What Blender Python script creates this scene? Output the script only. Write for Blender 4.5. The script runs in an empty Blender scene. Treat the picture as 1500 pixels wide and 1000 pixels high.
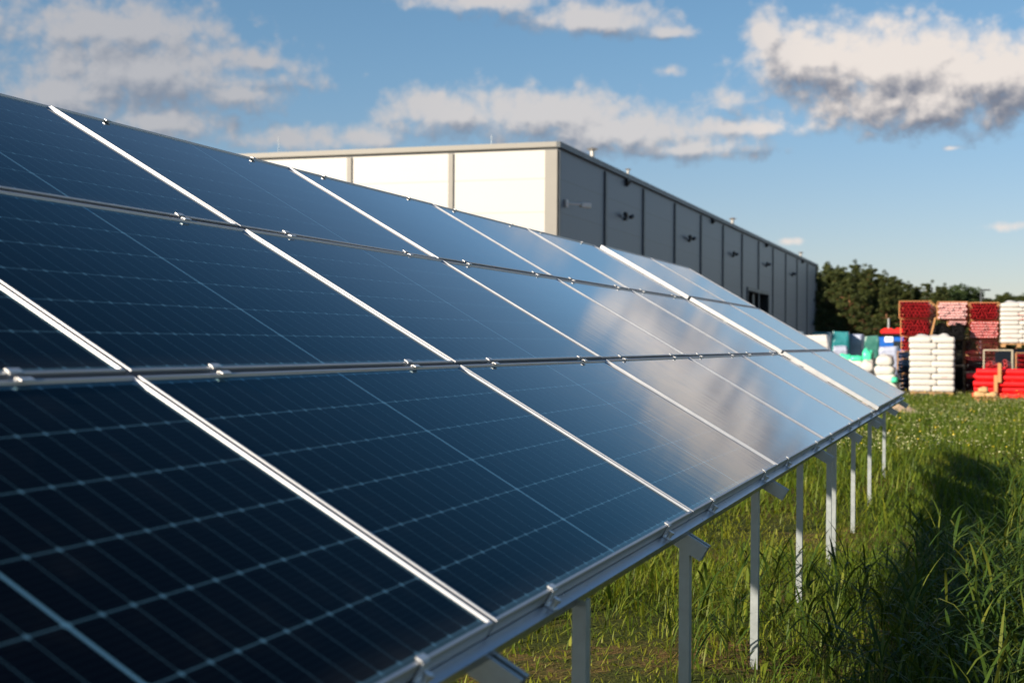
import bpy, math, random
import numpy as np
from mathutils import Vector, Matrix, Euler

# ------------------------------------------------------------------ camera, sky, sun
SC = bpy.context.scene
COL = SC.collection
CAM = Vector((0.0, 0.0, 1.6))
RIGHT = Vector((0.94972373, 0.31302583, 0.00629768))
UP = Vector((-0.00556077, -0.00324685, 0.99997927))
FWD = Vector((-0.31303979, 0.94973906, 0.00134295))
FPX = 2123.25

cd = bpy.data.cameras.new("camera")
cam = bpy.data.objects.new("camera", cd)
COL.objects.link(cam)
m3 = Matrix((RIGHT, UP, -FWD)).transposed()
cam.matrix_world = Matrix.Translation(CAM) @ m3.to_4x4()
cd.sensor_width = 36.0
cd.lens = FPX / 1500.0 * 36.0
cd.clip_start = 0.05
cd.clip_end = 6000
cd.dof.use_dof = True
cd.dof.focus_distance = 6.6
cd.dof.aperture_fstop = 3.9
cd.dof.aperture_blades = 0
SC.camera = cam
SC.view_settings.view_transform = 'Standard'
SC.view_settings.look = 'None'
SC.view_settings.exposure = 1.05
SC.view_settings.gamma = 1.0

SUN = Vector((-3.15, -4.1, 2.5)).normalized()
SUN_EL = math.asin(SUN.z)
SUN_AZ = math.atan2(SUN.x, SUN.y)
SKY_STRENGTH = 0.05
CLOUD_GAIN = SKY_STRENGTH * 2.07   # cloud values below are as seen at the exposure set above

ld = bpy.data.lights.new("sun", 'SUN')
ld.energy = 5.0
ld.angle = math.radians(0.53)
ld.color = (1.0, 0.87, 0.70)
sun = bpy.data.objects.new("sun", ld)
sun.location = (0, 0, 30)
sun.rotation_euler = SUN.to_track_quat('Z', 'Y').to_euler()
COL.objects.link(sun)


def px_dir(px, py):
    return RIGHT * ((px - 750) / FPX) + UP * ((500 - py) / FPX) + FWD


def on_y(px, py, y):
    """point at distance y along the row, seen in the direction px, py"""
    d = px_dir(px, py)
    return CAM + d * (y / d.y)


def on_z(px, py, z=0.0):
    d = px_dir(px, py)
    return CAM + d * ((z - CAM.z) / d.z)


class NT:
    """small helper to write node maths"""
    def __init__(self, tree):
        self.t = tree
        self.n = tree.nodes
        self.l = tree.links

    def new(self, kind, **kw):
        n = self.n.new(kind)
        for k, v in kw.items():
            setattr(n, k, v)
        return n

    def put(self, sock, v):
        if isinstance(v, bpy.types.NodeSocket):
            self.l.new(v, sock)
        else:
            sock.default_value = v

    def m(self, op, a, b=None, c=None, clamp=False):
        n = self.new('ShaderNodeMath', operation=op)
        n.use_clamp = clamp
        self.put(n.inputs[0], a)
        if b is not None:
            self.put(n.inputs[1], b)
        if c is not None:
            self.put(n.inputs[2], c)
        return n.outputs[0]

    def mix(self, f, a, b):
        n = self.new('ShaderNodeMix', data_type='RGBA')
        self.put(n.inputs[0], f)
        self.put(n.inputs[6], a)
        self.put(n.inputs[7], b)
        return n.outputs[2]

    def smooth(self, x, lo, hi):
        n = self.new('ShaderNodeMapRange', interpolation_type='SMOOTHSTEP')
        self.put(n.inputs[0], x)
        self.put(n.inputs[1], lo)
        self.put(n.inputs[2], hi)
        return n.outputs[0]

    def noise(self, vec, scale, detail=4, rough=0.55, dist=0.0):
        n = self.new('ShaderNodeTexNoise')
        if vec is not None:
            self.l.new(vec, n.inputs['Vector'])
        n.inputs['Scale'].default_value = scale
        n.inputs['Detail'].default_value = detail
        n.inputs['Roughness'].default_value = rough
        n.inputs['Distortion'].default_value = dist
        return n.outputs['Fac']


def c4(c):
    return (c[0], c[1], c[2], 1.0)


# clouds: centre azimuth, centre elevation, half width, half height (degrees), weight
def dir_azel(px, py):
    d = px_dir(px, py).normalized()
    return math.degrees(math.atan2(d.x, d.y)), math.degrees(math.asin(d.z))


CLOUD_PX = [  # px, py, half w, half h, weight, brightness
    (170, 45, 160, 48, 1.0), (215, 105, 215, 62, 1.0), (385, 92, 75, 16, .75), (95, 140, 95, 40, 1.0),
    (345, 140, 75, 28, .9), (235, 180, 125, 32, .9), (430, 205, 130, 22, .8),
    (655, 165, 100, 42, 1.0), (800, 168, 150, 44, 1.0), (900, 195, 170, 40, 1.0), (1090, 188, 150, 18, .75),
    (1000, 220, 150, 20, .8), (520, 200, 90, 22, .8), (1060, 145, 45, 26, .72),
    (720, 0, 130, 24, .9), (870, 28, 130, 26, .95), (985, 48, 50, 14, .8),
    (1125, 55, 30, 46, 1.0), (1150, 85, 50, 34, 1.0), (1200, 88, 90, 46, 1.15), (1310, 100, 145, 58, 1.25), (1440, 112, 135, 52, 1.2),
    (1350, 150, 170, 46, 1.1), (1560, 120, 120, 60, 1.0),
    (980, 105, 26, 13, .7), (1470, 332, 38, 10, .72), (1155, 354, 34, 9, .62), (1395, 217, 20, 7, .6),
    (-120, 60, 120, 60, .9), (1790, 40, 160, 60, .9), (1720, 260, 140, 26, .8),
    (-420, 200, 200, 60, .9), (2300, 150, 260, 70, 1.0),
]

world = bpy.data.worlds.new("World")
SC.world = world
world.use_nodes = True
wt = world.node_tree
wt.nodes.clear()
W = NT(wt)
sky = W.new('ShaderNodeTexSky', sky_type='NISHITA')
sky.sun_disc = False
sky.sun_elevation = SUN_EL
sky.sun_rotation = SUN_AZ
sky.altitude = 100
sky.air_density = 1.0
sky.dust_density = 0.25
sky.ozone_density = 1.6
geo = W.new('ShaderNodeTexCoord')
sep = W.new('ShaderNodeSeparateXYZ')
W.l.new(geo.outputs['Generated'], sep.inputs[0])
az = W.m('MULTIPLY', W.m('ARCTAN2', sep.outputs[0], sep.outputs[1]), 180 / math.pi)
el = W.m('MULTIPLY', W.m('ARCSINE', sep.outputs[2]), 180 / math.pi)

grp = bpy.data.node_groups.new("cloud_density", 'ShaderNodeTree')
grp.interface.new_socket("Az", in_out='INPUT', socket_type='NodeSocketFloat')
grp.interface.new_socket("El", in_out='INPUT', socket_type='NodeSocketFloat')
grp.interface.new_socket("D", in_out='OUTPUT', socket_type='NodeSocketFloat')
grp.interface.new_socket("H", in_out='OUTPUT', socket_type='NodeSocketFloat')
G = NT(grp)
gi = G.new('NodeGroupInput')
go = G.new('NodeGroupOutput')
cx = G.new('ShaderNodeCombineXYZ')
G.put(cx.inputs[0], gi.outputs[0])
G.put(cx.inputs[1], G.m('MULTIPLY', gi.outputs[1], 1.25))
n_big = G.noise(cx.outputs[0], 0.75, 7, 0.60, 0.30)
cx2 = G.new('ShaderNodeCombineXYZ')
G.put(cx2.inputs[0], gi.outputs[0])
G.put(cx2.inputs[1], gi.outputs[1])
cx2.inputs[2].default_value = 7.3
vor = G.new('ShaderNodeTexVoronoi', feature='SMOOTH_F1')
vor.inputs['Scale'].default_value = 1.5
vor.inputs['Smoothness'].default_value = 0.6
try:
    vor.inputs['Detail'].default_value = 2.0
    vor.inputs['Roughness'].default_value = 0.5
except Exception:
    pass
G.l.new(cx2.outputs[0], vor.inputs['Vector'])
dens = None
for (px, py, hw, hh, wgt) in CLOUD_PX:
    a0, e0 = dir_azel(px, py)
    if px > 1500 or px < 0:
        a0, e0 = math.degrees(math.atan((px - 750) / FPX)) - 18.24, math.degrees(math.atan((500 - py) / FPX))
    hwd, hhd = hw / 37.0, hh / 37.0
    du = G.m('MULTIPLY', G.m('SUBTRACT', gi.outputs[0], a0), 1 / hwd)
    dv = G.m('MULTIPLY', G.m('SUBTRACT', gi.outputs[1], e0), 1 / hhd)
    e = G.m('SUBTRACT', wgt, G.m('SQRT', G.m('ADD', G.m('MULTIPLY', du, du), G.m('MULTIPLY', dv, dv))))
    dens = e if dens is None else G.m('SMOOTH_MAX', dens, e, 0.55)
dens = G.m('MAXIMUM', dens, -1.5)
d1 = G.m('ADD', G.m('ADD', dens, 0.52), G.m('MULTIPLY', G.m('SUBTRACT', n_big, 0.5), 1.6))
d1 = G.m('ADD', d1, G.m('MULTIPLY', G.m('SUBTRACT', 0.42, vor.outputs['Distance']), 0.50))
G.l.new(d1, go.inputs[0])
G.l.new(dens, go.inputs[1])


def dens_at(da, de):
    g = W.new('ShaderNodeGroup')
    g.node_tree = grp
    W.put(g.inputs[0], W.m('ADD', az, da))
    W.put(g.inputs[1], W.m('ADD', el, de))
    return g.outputs[0], g.outputs[1]


D0, H0 = dens_at(0, 0)
D1, H1 = dens_at(-0.18, 0.26)
D2, H2 = dens_at(-0.35, 0.95)
alpha = W.smooth(D0, 0.02, 0.95)
lit = W.m('ADD', W.m('MULTIPLY', W.m('SUBTRACT', D0, D1), 0.68), W.m('MULTIPLY', W.m('SUBTRACT', H0, H2), 0.85))
lit = W.m('SUBTRACT', W.m('ADD', lit, 0.68), W.m('MULTIPLY', W.m('MAXIMUM', D0, 0.0), 0.06))
lit = W.smooth(lit, 0.0, 1.0)
# brightness falls towards the left of the sky
cl = W.mix(lit, c4((0.20 / CLOUD_GAIN, 0.225 / CLOUD_GAIN, 0.29 / CLOUD_GAIN)),
           c4((0.84 / CLOUD_GAIN, 0.77 / CLOUD_GAIN, 0.72 / CLOUD_GAIN)))
cl_far = W.mix(W.m('SUBTRACT', 0.56, W.m('MULTIPLY', W.smooth(az, -30.0, -19.0), 0.30)), cl, c4((0.27 / CLOUD_GAIN, 0.30 / CLOUD_GAIN, 0.36 / CLOUD_GAIN)))
near_f = W.smooth(az, -12.0, -6.0)
cl2 = W.mix(near_f, cl_far, cl)
alpha = W.m('MULTIPLY', alpha, W.m('ADD', 0.86, W.m('MULTIPLY', near_f, 0.14)))
tint = W.mix(W.smooth(el, 0.0, 14.0), c4((0.80, 0.78, 0.93)), c4((0.74, 0.94, 1.04)))
tn = W.new('ShaderNodeMix', data_type='RGBA', blend_type='MULTIPLY')
tn.inputs[0].default_value = 1.0
W.l.new(sky.outputs[0], tn.inputs[6])
W.l.new(tint, tn.inputs[7])
skycol = W.mix(alpha, tn.outputs[2], cl2)
bg = W.new('ShaderNodeBackground')
bg.inputs['Strength'].default_value = SKY_STRENGTH
W.l.new(skycol, bg.inputs['Color'])
wo = W.new('ShaderNodeOutputWorld')
W.l.new(bg.outputs[0], wo.inputs['Surface'])

random.seed(11)
RNG = np.random.default_rng(5)
R = math.radians


# ------------------------------------------------------------------ helpers
class MB:
    """collects shapes into one mesh"""
    def __init__(self):
        self.v = []
        self.f = []
        self.mi = []
        self.cur = 0

    def add(self, vs, fs):
        o = len(self.v)
        self.v.extend([tuple(p) for p in vs])
        for f in fs:
            self.f.append(tuple(i + o for i in f))
            self.mi.append(self.cur)
        return self

    def box(self, c, s, rot=None, bev=0.0):
        hx, hy, hz = s[0] / 2, s[1] / 2, s[2] / 2
        c = Vector(c)
        if bev <= 0:
            vs = [Vector((x, y, z)) for x in (-hx, hx) for y in (-hy, hy) for z in (-hz, hz)]
            fs = [(0, 1, 3, 2), (4, 6, 7, 5), (0, 4, 5, 1), (2, 3, 7, 6), (0, 2, 6, 4), (1, 5, 7, 3)]
        else:
            b = min(bev, hx * .9, hy * .9, hz * .9)
            vs, idx = [], {}
            for sx in (-1, 1):
                for sy in (-1, 1):
                    for sz in (-1, 1):
                        for ax in range(3):
                            p = [sx * (hx - b), sy * (hy - b), sz * (hz - b)]
                            p[ax] = (sx, sy, sz)[ax] * (hx, hy, hz)[ax]
                            idx[(sx, sy, sz, ax)] = len(vs)
                            vs.append(Vector(p))
            fs = []
            for ax in range(3):
                o1, o2 = (ax + 1) % 3, (ax + 2) % 3
                for s_ in (-1, 1):
                    q = []
                    for a, b2 in ((-1, -1), (1, -1), (1, 1), (-1, 1)):
                        k = [0, 0, 0]
                        k[ax], k[o1], k[o2] = s_, a, b2
                        q.append(idx[(k[0], k[1], k[2], ax)])
                    fs.append(tuple(q if s_ > 0 else q[::-1]))
                # edges parallel to ax
                for a in (-1, 1):
                    for b2 in (-1, 1):
                        k0, k1 = [0, 0, 0], [0, 0, 0]
                        k0[ax], k1[ax] = -1, 1
                        k0[o1] = k1[o1] = a
                        k0[o2] = k1[o2] = b2
                        q = [idx[(*k0, o1)], idx[(*k1, o1)], idx[(*k1, o2)], idx[(*k0, o2)]]
                        fs.append(tuple(q if a * b2 < 0 else q[::-1]))
            for sx in (-1, 1):
                for sy in (-1, 1):
                    for sz in (-1, 1):
                        q = [idx[(sx, sy, sz, a)] for a in range(3)]
                        fs.append(tuple(q if sx * sy * sz > 0 else q[::-1]))
        if rot is not None:
            vs = [rot @ p for p in vs]
        return self.add([p + c for p in vs], fs)

    def tube(self, p0, p1, r0, r1=None, n=10, cap=True):
        p0, p1 = Vector(p0), Vector(p1)
        r1 = r0 if r1 is None else r1
        d = (p1 - p0).normalized()
        a = d.orthogonal().normalized()
        b = d.cross(a)
        vs = []
        for p, r in ((p0, r0), (p1, r1)):
            for i in range(n):
                t = 2 * math.pi * i / n
                vs.append(p + (a * math.cos(t) + b * math.sin(t)) * r)
        fs = [(i, (i + 1) % n, n + (i + 1) % n, n + i) for i in range(n)]
        if cap:
            fs += [tuple(range(n))[::-1], tuple(range(n, 2 * n))]
        return self.add(vs, fs)

    def pipe(self, p0, p1, ro, ri, n=10, inner=0):
        """hollow pipe with open ends"""
        p0, p1 = Vector(p0), Vector(p1)
        d = (p1 - p0).normalized()
        a = d.orthogonal().normalized()
        b = d.cross(a)
        vs = []
        for p, r in ((p0, ro), (p1, ro), (p1, ri), (p0, ri)):
            for i in range(n):
                t = 2 * math.pi * i / n
                vs.append(p + (a * math.cos(t) + b * math.sin(t)) * r)
        fs = []
        for k in range(4):
            for i in range(n):
                j = (i + 1) % n
                fs.append((k * n + i, k * n + j, ((k + 1) % 4) * n + j, ((k + 1) % 4) * n + i))
        if inner:
            o = len(self.v)
            self.add(vs, fs[:2 * n] + fs[3 * n:])
            self.cur = inner
            for f in fs[2 * n:3 * n]:
                self.f.append(tuple(i + o for i in f))
                self.mi.append(self.cur)
            self.cur = 0
            return self
        return self.add(vs, fs)

    def sweep(self, prof, axis0, axis1, ex, ez, closed=True):
        """profile points (a, b) along ex, ez swept from axis0 to axis1"""
        ex, ez = Vector(ex), Vector(ez)
        n = len(prof)
        vs = [Vector(p) + ex * a + ez * b for p in (axis0, axis1) for a, b in prof]
        fs = [(i, (i + 1) % n, n + (i + 1) % n, n + i) for i in range(n if closed else n - 1)]
        fs += [tuple(range(n))[::-1], tuple(range(n, 2 * n))]
        return self.add(vs, fs)

    def pillow(self, c, s, rot=None, seed=0, n=3.2, segs=14, rings=8, lump=0.05, ev=2 / 2.2):
        rnd = random.Random(seed)
        ph = [rnd.uniform(0, 6.28) for _ in range(8)]
        vs = []
        c = Vector(c)

        def sg(v, e):
            return math.copysign(abs(v) ** e, v)
        for i in range(rings + 1):
            th = -math.pi / 2 + math.pi * i / rings
            for j in range(segs):
                f = 2 * math.pi * j / segs
                e1, e2 = ev, 2 / n
                x = sg(math.cos(th), e1) * sg(math.cos(f), e2)
                y = sg(math.cos(th), e1) * sg(math.sin(f), e2)
                z = sg(math.sin(th), e1)
                k = 1 + lump * (math.sin(3 * x + ph[0]) + math.sin(4 * y + ph[1]) + math.sin(5 * x + 3 * y + ph[2])
                                + .7 * math.sin(9 * x + ph[3]) * math.sin(8 * y + ph[4]))
                p = Vector((x * s[0] / 2 * (1 + lump * .5 * math.sin(5 * z + ph[5])), y * s[1] / 2, z * s[2] / 2 * k))
                vs.append((rot @ p if rot is not None else p) + c)
        fs = []
        for i in range(rings):
            for j in range(segs):
                j2 = (j + 1) % segs
                fs.append((i * segs + j, i * segs + j2, (i + 1) * segs + j2, (i + 1) * segs + j))
        return self.add(vs, fs)

    def build(self, name, mats, parent=None, smooth=False):
        me = bpy.data.meshes.new(name)
        me.from_pydata(self.v, [], self.f)
        if not isinstance(mats, (list, tuple)):
            mats = [mats]
        for mt in mats:
            me.materials.append(mt)
        if len(mats) > 1:
            me.polygons.foreach_set('material_index', self.mi)
        if smooth:
            me.polygons.foreach_set('use_smooth', [True] * len(me.polygons))
        me.update()
        o = bpy.data.objects.new(name, me)
        COL.objects.link(o)
        if parent is not None:
            o.parent = parent
        return o


def np_mesh(name, verts, quads, mat, attr=None, parent=None, smooth=False):
    me = bpy.data.meshes.new(name)
    nv, nf = len(verts), len(quads)
    me.vertices.add(nv)
    me.vertices.foreach_set('co', np.ascontiguousarray(verts, dtype=np.float32).ravel())
    me.loops.add(nf * 4)
    me.loops.foreach_set('vertex_index', np.ascontiguousarray(quads, dtype=np.int32).ravel())
    me.polygons.add(nf)
    me.polygons.foreach_set('loop_start', np.arange(0, nf * 4, 4, dtype=np.int32))
    if smooth:
        me.polygons.foreach_set('use_smooth', np.ones(nf, dtype=bool))
    me.materials.append(mat)
    me.update(calc_edges=True)
    if attr is not None:
        a = me.attributes.new('rnd', 'FLOAT', 'POINT')
        a.data.foreach_set('value', np.ascontiguousarray(attr, dtype=np.float32))
    o = bpy.data.objects.new(name, me)
    COL.objects.link(o)
    if parent is not None:
        o.parent = parent
    return o


def tag(o, label=None, cat=None, group=None, kind=None):
    if label:
        o['label'] = label
    if cat:
        o['category'] = cat
    if group:
        o['group'] = group
    if kind:
        o['kind'] = kind
    return o


def thing(name, label, cat, loc=(0, 0, 0), rz=0.0, group=None):
    o = bpy.data.objects.new(name, None)
    o.empty_display_size = 0.2
    COL.objects.link(o)
    o.location = loc
    o.rotation_euler = (0, 0, rz)
    return tag(o, label, cat, group)


def dup(o, parent=None):
    c = o.copy()
    COL.objects.link(c)
    if parent is not None:
        c.parent = parent
    for ch in list(o.children):
        dup(ch, c)
    return c


# ------------------------------------------------------------------ materials
def mat_base(name):
    mt = bpy.data.materials.new(name)
    mt.use_nodes = True
    mt.node_tree.nodes.clear()
    t = NT(mt.node_tree)
    out = t.new('ShaderNodeOutputMaterial')
    return mt, t, out


def plain(name, col, rough=0.5, metal=0.0, var=0.15, scale=6.0, bump=0.0, bscale=40.0, spec=0.5):
    """principled surface with gentle noise in colour and roughness"""
    mt, t, out = mat_base(name)
    tc = t.new('ShaderNodeTexCoord')
    nz = t.noise(tc.outputs['Object'], scale, 5, 0.6)
    p = t.new('ShaderNodeBsdfPrincipled')
    lo = tuple(c * (1 - var) for c in col)
    hi = tuple(min(1, c * (1 + var)) for c in col)
    t.put(p.inputs['Base Color'], t.mix(nz, c4(lo), c4(hi)))
    t.put(p.inputs['Roughness'], t.m('ADD', rough - 0.08, t.m('MULTIPLY', nz, 0.16)))
    p.inputs['Metallic'].default_value = metal
    p.inputs['Specular IOR Level'].default_value = spec
    if bump > 0:
        b = t.new('ShaderNodeBump')
        b.inputs['Strength'].default_value = bump
        b.inputs['Distance'].default_value = 0.02
        t.put(b.inputs['Height'], t.noise(tc.outputs['Object'], bscale, 4, 0.6))
        t.l.new(b.outputs[0], p.inputs['Normal'])
    t.l.new(p.outputs[0], out.inputs[0])
    return mt


PL, PW = 2.095, 1.0          # module length and width
PITCH = 2.115


def cell_material():
    mt, t, out = mat_base("solar_cells")
    uv = t.new('ShaderNodeUVMap')
    s = t.new('ShaderNodeSeparateXYZ')
    t.l.new(uv.outputs[0], s.inputs[0])
    u, v = s.outputs[0], s.outputs[1]          # metres along and across the module
    # half cells: 12 on each side of the middle gap
    mgap = 0.011
    cu = (PL - 0.05 - mgap) / 24
    uc = t.m('SUBTRACT', u, PL / 2)
    ua = t.m('SUBTRACT', t.m('ABSOLUTE', uc), mgap / 2)     # distance from middle gap edge
    cv = (PW - 0.05) / 6
    va = t.m('SUBTRACT', v, 0.025)

    def near(x, period):
        q = t.m('DIVIDE', x, period)
        r = t.m('SUBTRACT', q, t.m('ROUND', q))
        return t.m('MULTIPLY', t.m('ABSOLUTE', r), period)
    dv_ = near(va, cv)
    du_ = near(ua, cu)

    def line(d, half, soft):
        n = t.new('ShaderNodeMapRange', interpolation_type='SMOOTHSTEP')
        t.put(n.inputs[0], d)
        n.inputs[1].default_value = half
        n.inputs[2].default_value = half + soft
        n.inputs[3].default_value = 1.0
        n.inputs[4].default_value = 0.0
        return n.outputs[0]
    l_str = line(dv_, 0.0009, 0.0006)
    l_half = line(du_, 0.00045, 0.0005)
    l_mid = line(t.m('ABSOLUTE', uc), mgap / 2 - 0.002, 0.001)
    dia = line(t.m('ADD', du_, dv_), 0.0068, 0.0015)
    inside_v = t.m('MULTIPLY', t.m('GREATER_THAN', va, -0.001), t.m('LESS_THAN', va, PW - 0.049))
    inside_u = t.m('LESS_THAN', t.m('ABSOLUTE', uc), PL / 2 - 0.024)
    inside = t.m('MULTIPLY', inside_v, inside_u)
    bb = near(t.m('ADD', va, cv / 20), cv / 10)
    l_bus = t.m('MULTIPLY', line(bb, 0.00025, 0.0003), 0.035)
    gaps = t.m('MAXIMUM', t.m('MAXIMUM', t.m('MULTIPLY', l_str, 0.42), t.m('MULTIPLY', l_half, 0.40)),
               t.m('MAXIMUM', l_mid, t.m('MULTIPLY', dia, 0.6)))
    gaps = t.m('MAXIMUM', gaps, l_bus)
    gaps = t.m('MAXIMUM', gaps, t.m('MULTIPLY', t.m('SUBTRACT', 1.0, inside), 0.18))
    tc = t.new('ShaderNodeTexCoord')
    tone = t.noise(tc.outputs['Object'], 3.0, 2)
    cell = t.mix(tone, c4((0.0022, 0.0042, 0.0085)), c4((0.0034, 0.006, 0.0115)))
    sheet = t.mix(gaps, cell, c4((0.13, 0.30, 0.36)))
    # thin dust film on the glass
    dust = t.smooth(t.noise(tc.outputs['Object'], 7.0, 6, 0.65), 0.45, 0.9)
    col = t.mix(t.m('MULTIPLY', dust, 0.02), sheet, c4((0.30, 0.28, 0.24)))
    # grime that gathers along the lower edge and in dried runs
    low = t.smooth(v, 0.10, 0.012)
    runs = t.noise(tc.outputs['Object'], 16.0, 3)
    col = t.mix(t.m('MULTIPLY', t.m('MULTIPLY', low, runs), 0.10), col, c4((0.26, 0.24, 0.20)))
    mp = t.new('ShaderNodeMapping')
    mp.inputs['Scale'].default_value = (14.0, 1.2, 1.0)
    t.l.new(tc.outputs['Object'], mp.inputs['Vector'])
    b = t.new('ShaderNodeBump')
    b.inputs['Strength'].default_value = 0.09
    b.inputs['Distance'].default_value = 0.004
    t.put(b.inputs['Height'], t.noise(mp.outputs[0], 1.0, 3))
    base = t.new('ShaderNodeBsdfDiffuse')
    t.l.new(col, base.inputs['Color'])
    # anti-reflective glass: almost no mirror image seen steeply, strong at a glancing angle
    lw = t.new('ShaderNodeLayerWeight')
    lw.inputs[0].default_value = 0.5
    fr = t.m('POWER', lw.outputs['Facing'], 10.3)
    gl = t.new('ShaderNodeBsdfGlossy')
    rn = t.noise(tc.outputs['Object'], 2.2, 4)
    t.put(gl.inputs['Roughness'], t.m('ADD', 0.045, t.m('ADD', t.m('MULTIPLY', rn, 0.05), t.m('MULTIPLY', dust, 0.05))))
    t.put(gl.inputs['Color'], t.mix(t.smooth(fr, 0.01, 0.20), c4((0.45, 0.86, 1.0)), c4((1.0, 1.0, 1.0))))
    t.l.new(b.outputs[0], gl.inputs['Normal'])
    mx = t.new('ShaderNodeMixShader')
    t.put(mx.inputs[0], t.m('MINIMUM', t.m('MULTIPLY', fr, 2.6), 0.82))
    # printed silver lines and the foil seen between the cells glint under the glass
    foil = t.new('ShaderNodeBsdfGlossy')
    foil.inputs['Roughness'].default_value = 0.42
    foil.inputs['Color'].default_value = (0.42, 0.62, 0.70, 1)
    under = t.new('ShaderNodeMixShader')
    t.put(under.inputs[0], t.m('MULTIPLY', gaps, 0.52))
    t.l.new(base.outputs[0], under.inputs[1])
    t.l.new(foil.outputs[0], under.inputs[2])
    t.l.new(under.outputs[0], mx.inputs[1])
    t.l.new(gl.outputs[0], mx.inputs[2])
    t.l.new(mx.outputs[0], out.inputs[0])
    return mt


def leaf_material(name, c0, c1, c2, trans=0.35, rough=0.5, gloss=0.3):
    mt, t, out = mat_base(name)
    at = t.new('ShaderNodeAttribute', attribute_name='rnd')
    r = at.outputs['Fac']
    ramp = t.new('ShaderNodeValToRGB')
    e = ramp.color_ramp.elements
    e[0].color = c4(c0)
    e[1].color = c4(c2)
    e.new(0.5).color = c4(c1)
    t.l.new(r, ramp.inputs[0])
    p = t.new('ShaderNodeBsdfPrincipled')
    t.l.new(ramp.outputs[0], p.inputs['Base Color'])
    p.inputs['Roughness'].default_value = rough
    p.inputs['Specular IOR Level'].default_value = gloss
    tr = t.new('ShaderNodeBsdfTranslucent')
    hue = t.new('ShaderNodeMix', data_type='RGBA', blend_type='MULTIPLY')
    hue.inputs[0].default_value = 1.0
    t.l.new(ramp.outputs[0], hue.inputs[6])
    hue.inputs[7].default_value = (1.5, 1.25, 0.5, 1)
    t.l.new(hue.outputs[2], tr.inputs[0])
    mx = t.new('ShaderNodeMixShader')
    mx.inputs[0].default_value = trans
    t.l.new(p.outputs[0], mx.inputs[1])
    t.l.new(tr.outputs[0], mx.inputs[2])
    t.l.new(mx.outputs[0], out.inputs[0])
    return mt


def ground_material():
    mt, t, out = mat_base("soil_and_turf")
    tc = t.new('ShaderNodeTexCoord')
    v = tc.outputs['Object']
    a = t.smooth(t.noise(v, 0.55, 6, 0.6), 0.42, 0.6)
    b = t.noise(v, 9.0, 6, 0.7)
    f = t.noise(v, 60.0, 4, 0.7)
    green = t.mix(t.smooth(f, 0.3, 0.7), c4((0.010, 0.016, 0.004)), c4((0.055, 0.070, 0.016)))
    soil = t.mix(t.smooth(f, 0.3, 0.7), c4((0.035, 0.022, 0.010)), c4((0.25, 0.145, 0.065)))
    col = t.mix(t.m('MULTIPLY', a, t.smooth(b, 0.35, 0.65)), green, soil)
    p = t.new('ShaderNodeBsdfPrincipled')
    t.l.new(col, p.inputs['Base Color'])
    p.inputs['Roughness'].default_value = 0.95
    p.inputs['Specular IOR Level'].default_value = 0.1
    bm = t.new('ShaderNodeBump')
    bm.inputs['Strength'].default_value = 0.6
    bm.inputs['Distance'].default_value = 0.03
    t.put(bm.inputs['Height'], f)
    t.l.new(bm.outputs[0], p.inputs['Normal'])
    t.l.new(p.outputs[0], out.inputs[0])
    return mt


def wall_material(name, col, joint, z_first, pitch, dirt):
    """horizontal sandwich panels: a thin joint every pitch metres"""
    mt, t, out = mat_base(name)
    tc = t.new('ShaderNodeTexCoord')
    s = t.new('ShaderNodeSeparateXYZ')
    t.l.new(tc.outputs['Object'], s.inputs[0])
    q = t.m('DIVIDE', t.m('SUBTRACT', s.outputs[2], z_first), pitch)
    d = t.m('MULTIPLY', t.m('ABSOLUTE', t.m('SUBTRACT', q, t.m('ROUND', q))), pitch)
    ln = t.m('LESS_THAN', d, 0.022)
    row = t.new('ShaderNodeTexWhiteNoise', noise_dimensions='1D')
    t.put(row.inputs['W'], t.m('FLOOR', q))
    tone = t.m('ADD', t.m('MULTIPLY', t.noise(tc.outputs['Object'], 0.5, 5), 0.5), t.m('MULTIPLY', row.outputs['Value'], 0.5))
    base = t.mix(tone, c4(tuple(c * (1 - dirt) for c in col)), c4(tuple(min(.9, c * (1 + dirt)) for c in col)))
    fine = t.m('MULTIPLY', t.m('SINE', t.m('MULTIPLY', s.outputs[2], 2 * math.pi / 0.1)), 0.5)
    p = t.new('ShaderNodeBsdfPrincipled')
    t.put(p.inputs['Base Color'], t.mix(t.m('MULTIPLY', ln, 0.75), base, c4(joint)))
    p.inputs['Roughness'].default_value = 0.42
    bm = t.new('ShaderNodeBump')
    bm.inputs['Strength'].default_value = 0.25
    bm.inputs['Distance'].default_value = 0.004
    t.put(bm.inputs['Height'], fine)
    t.l.new(bm.outputs[0], p.inputs['Normal'])
    t.l.new(p.outputs[0], out.inputs[0])
    return mt


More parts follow.
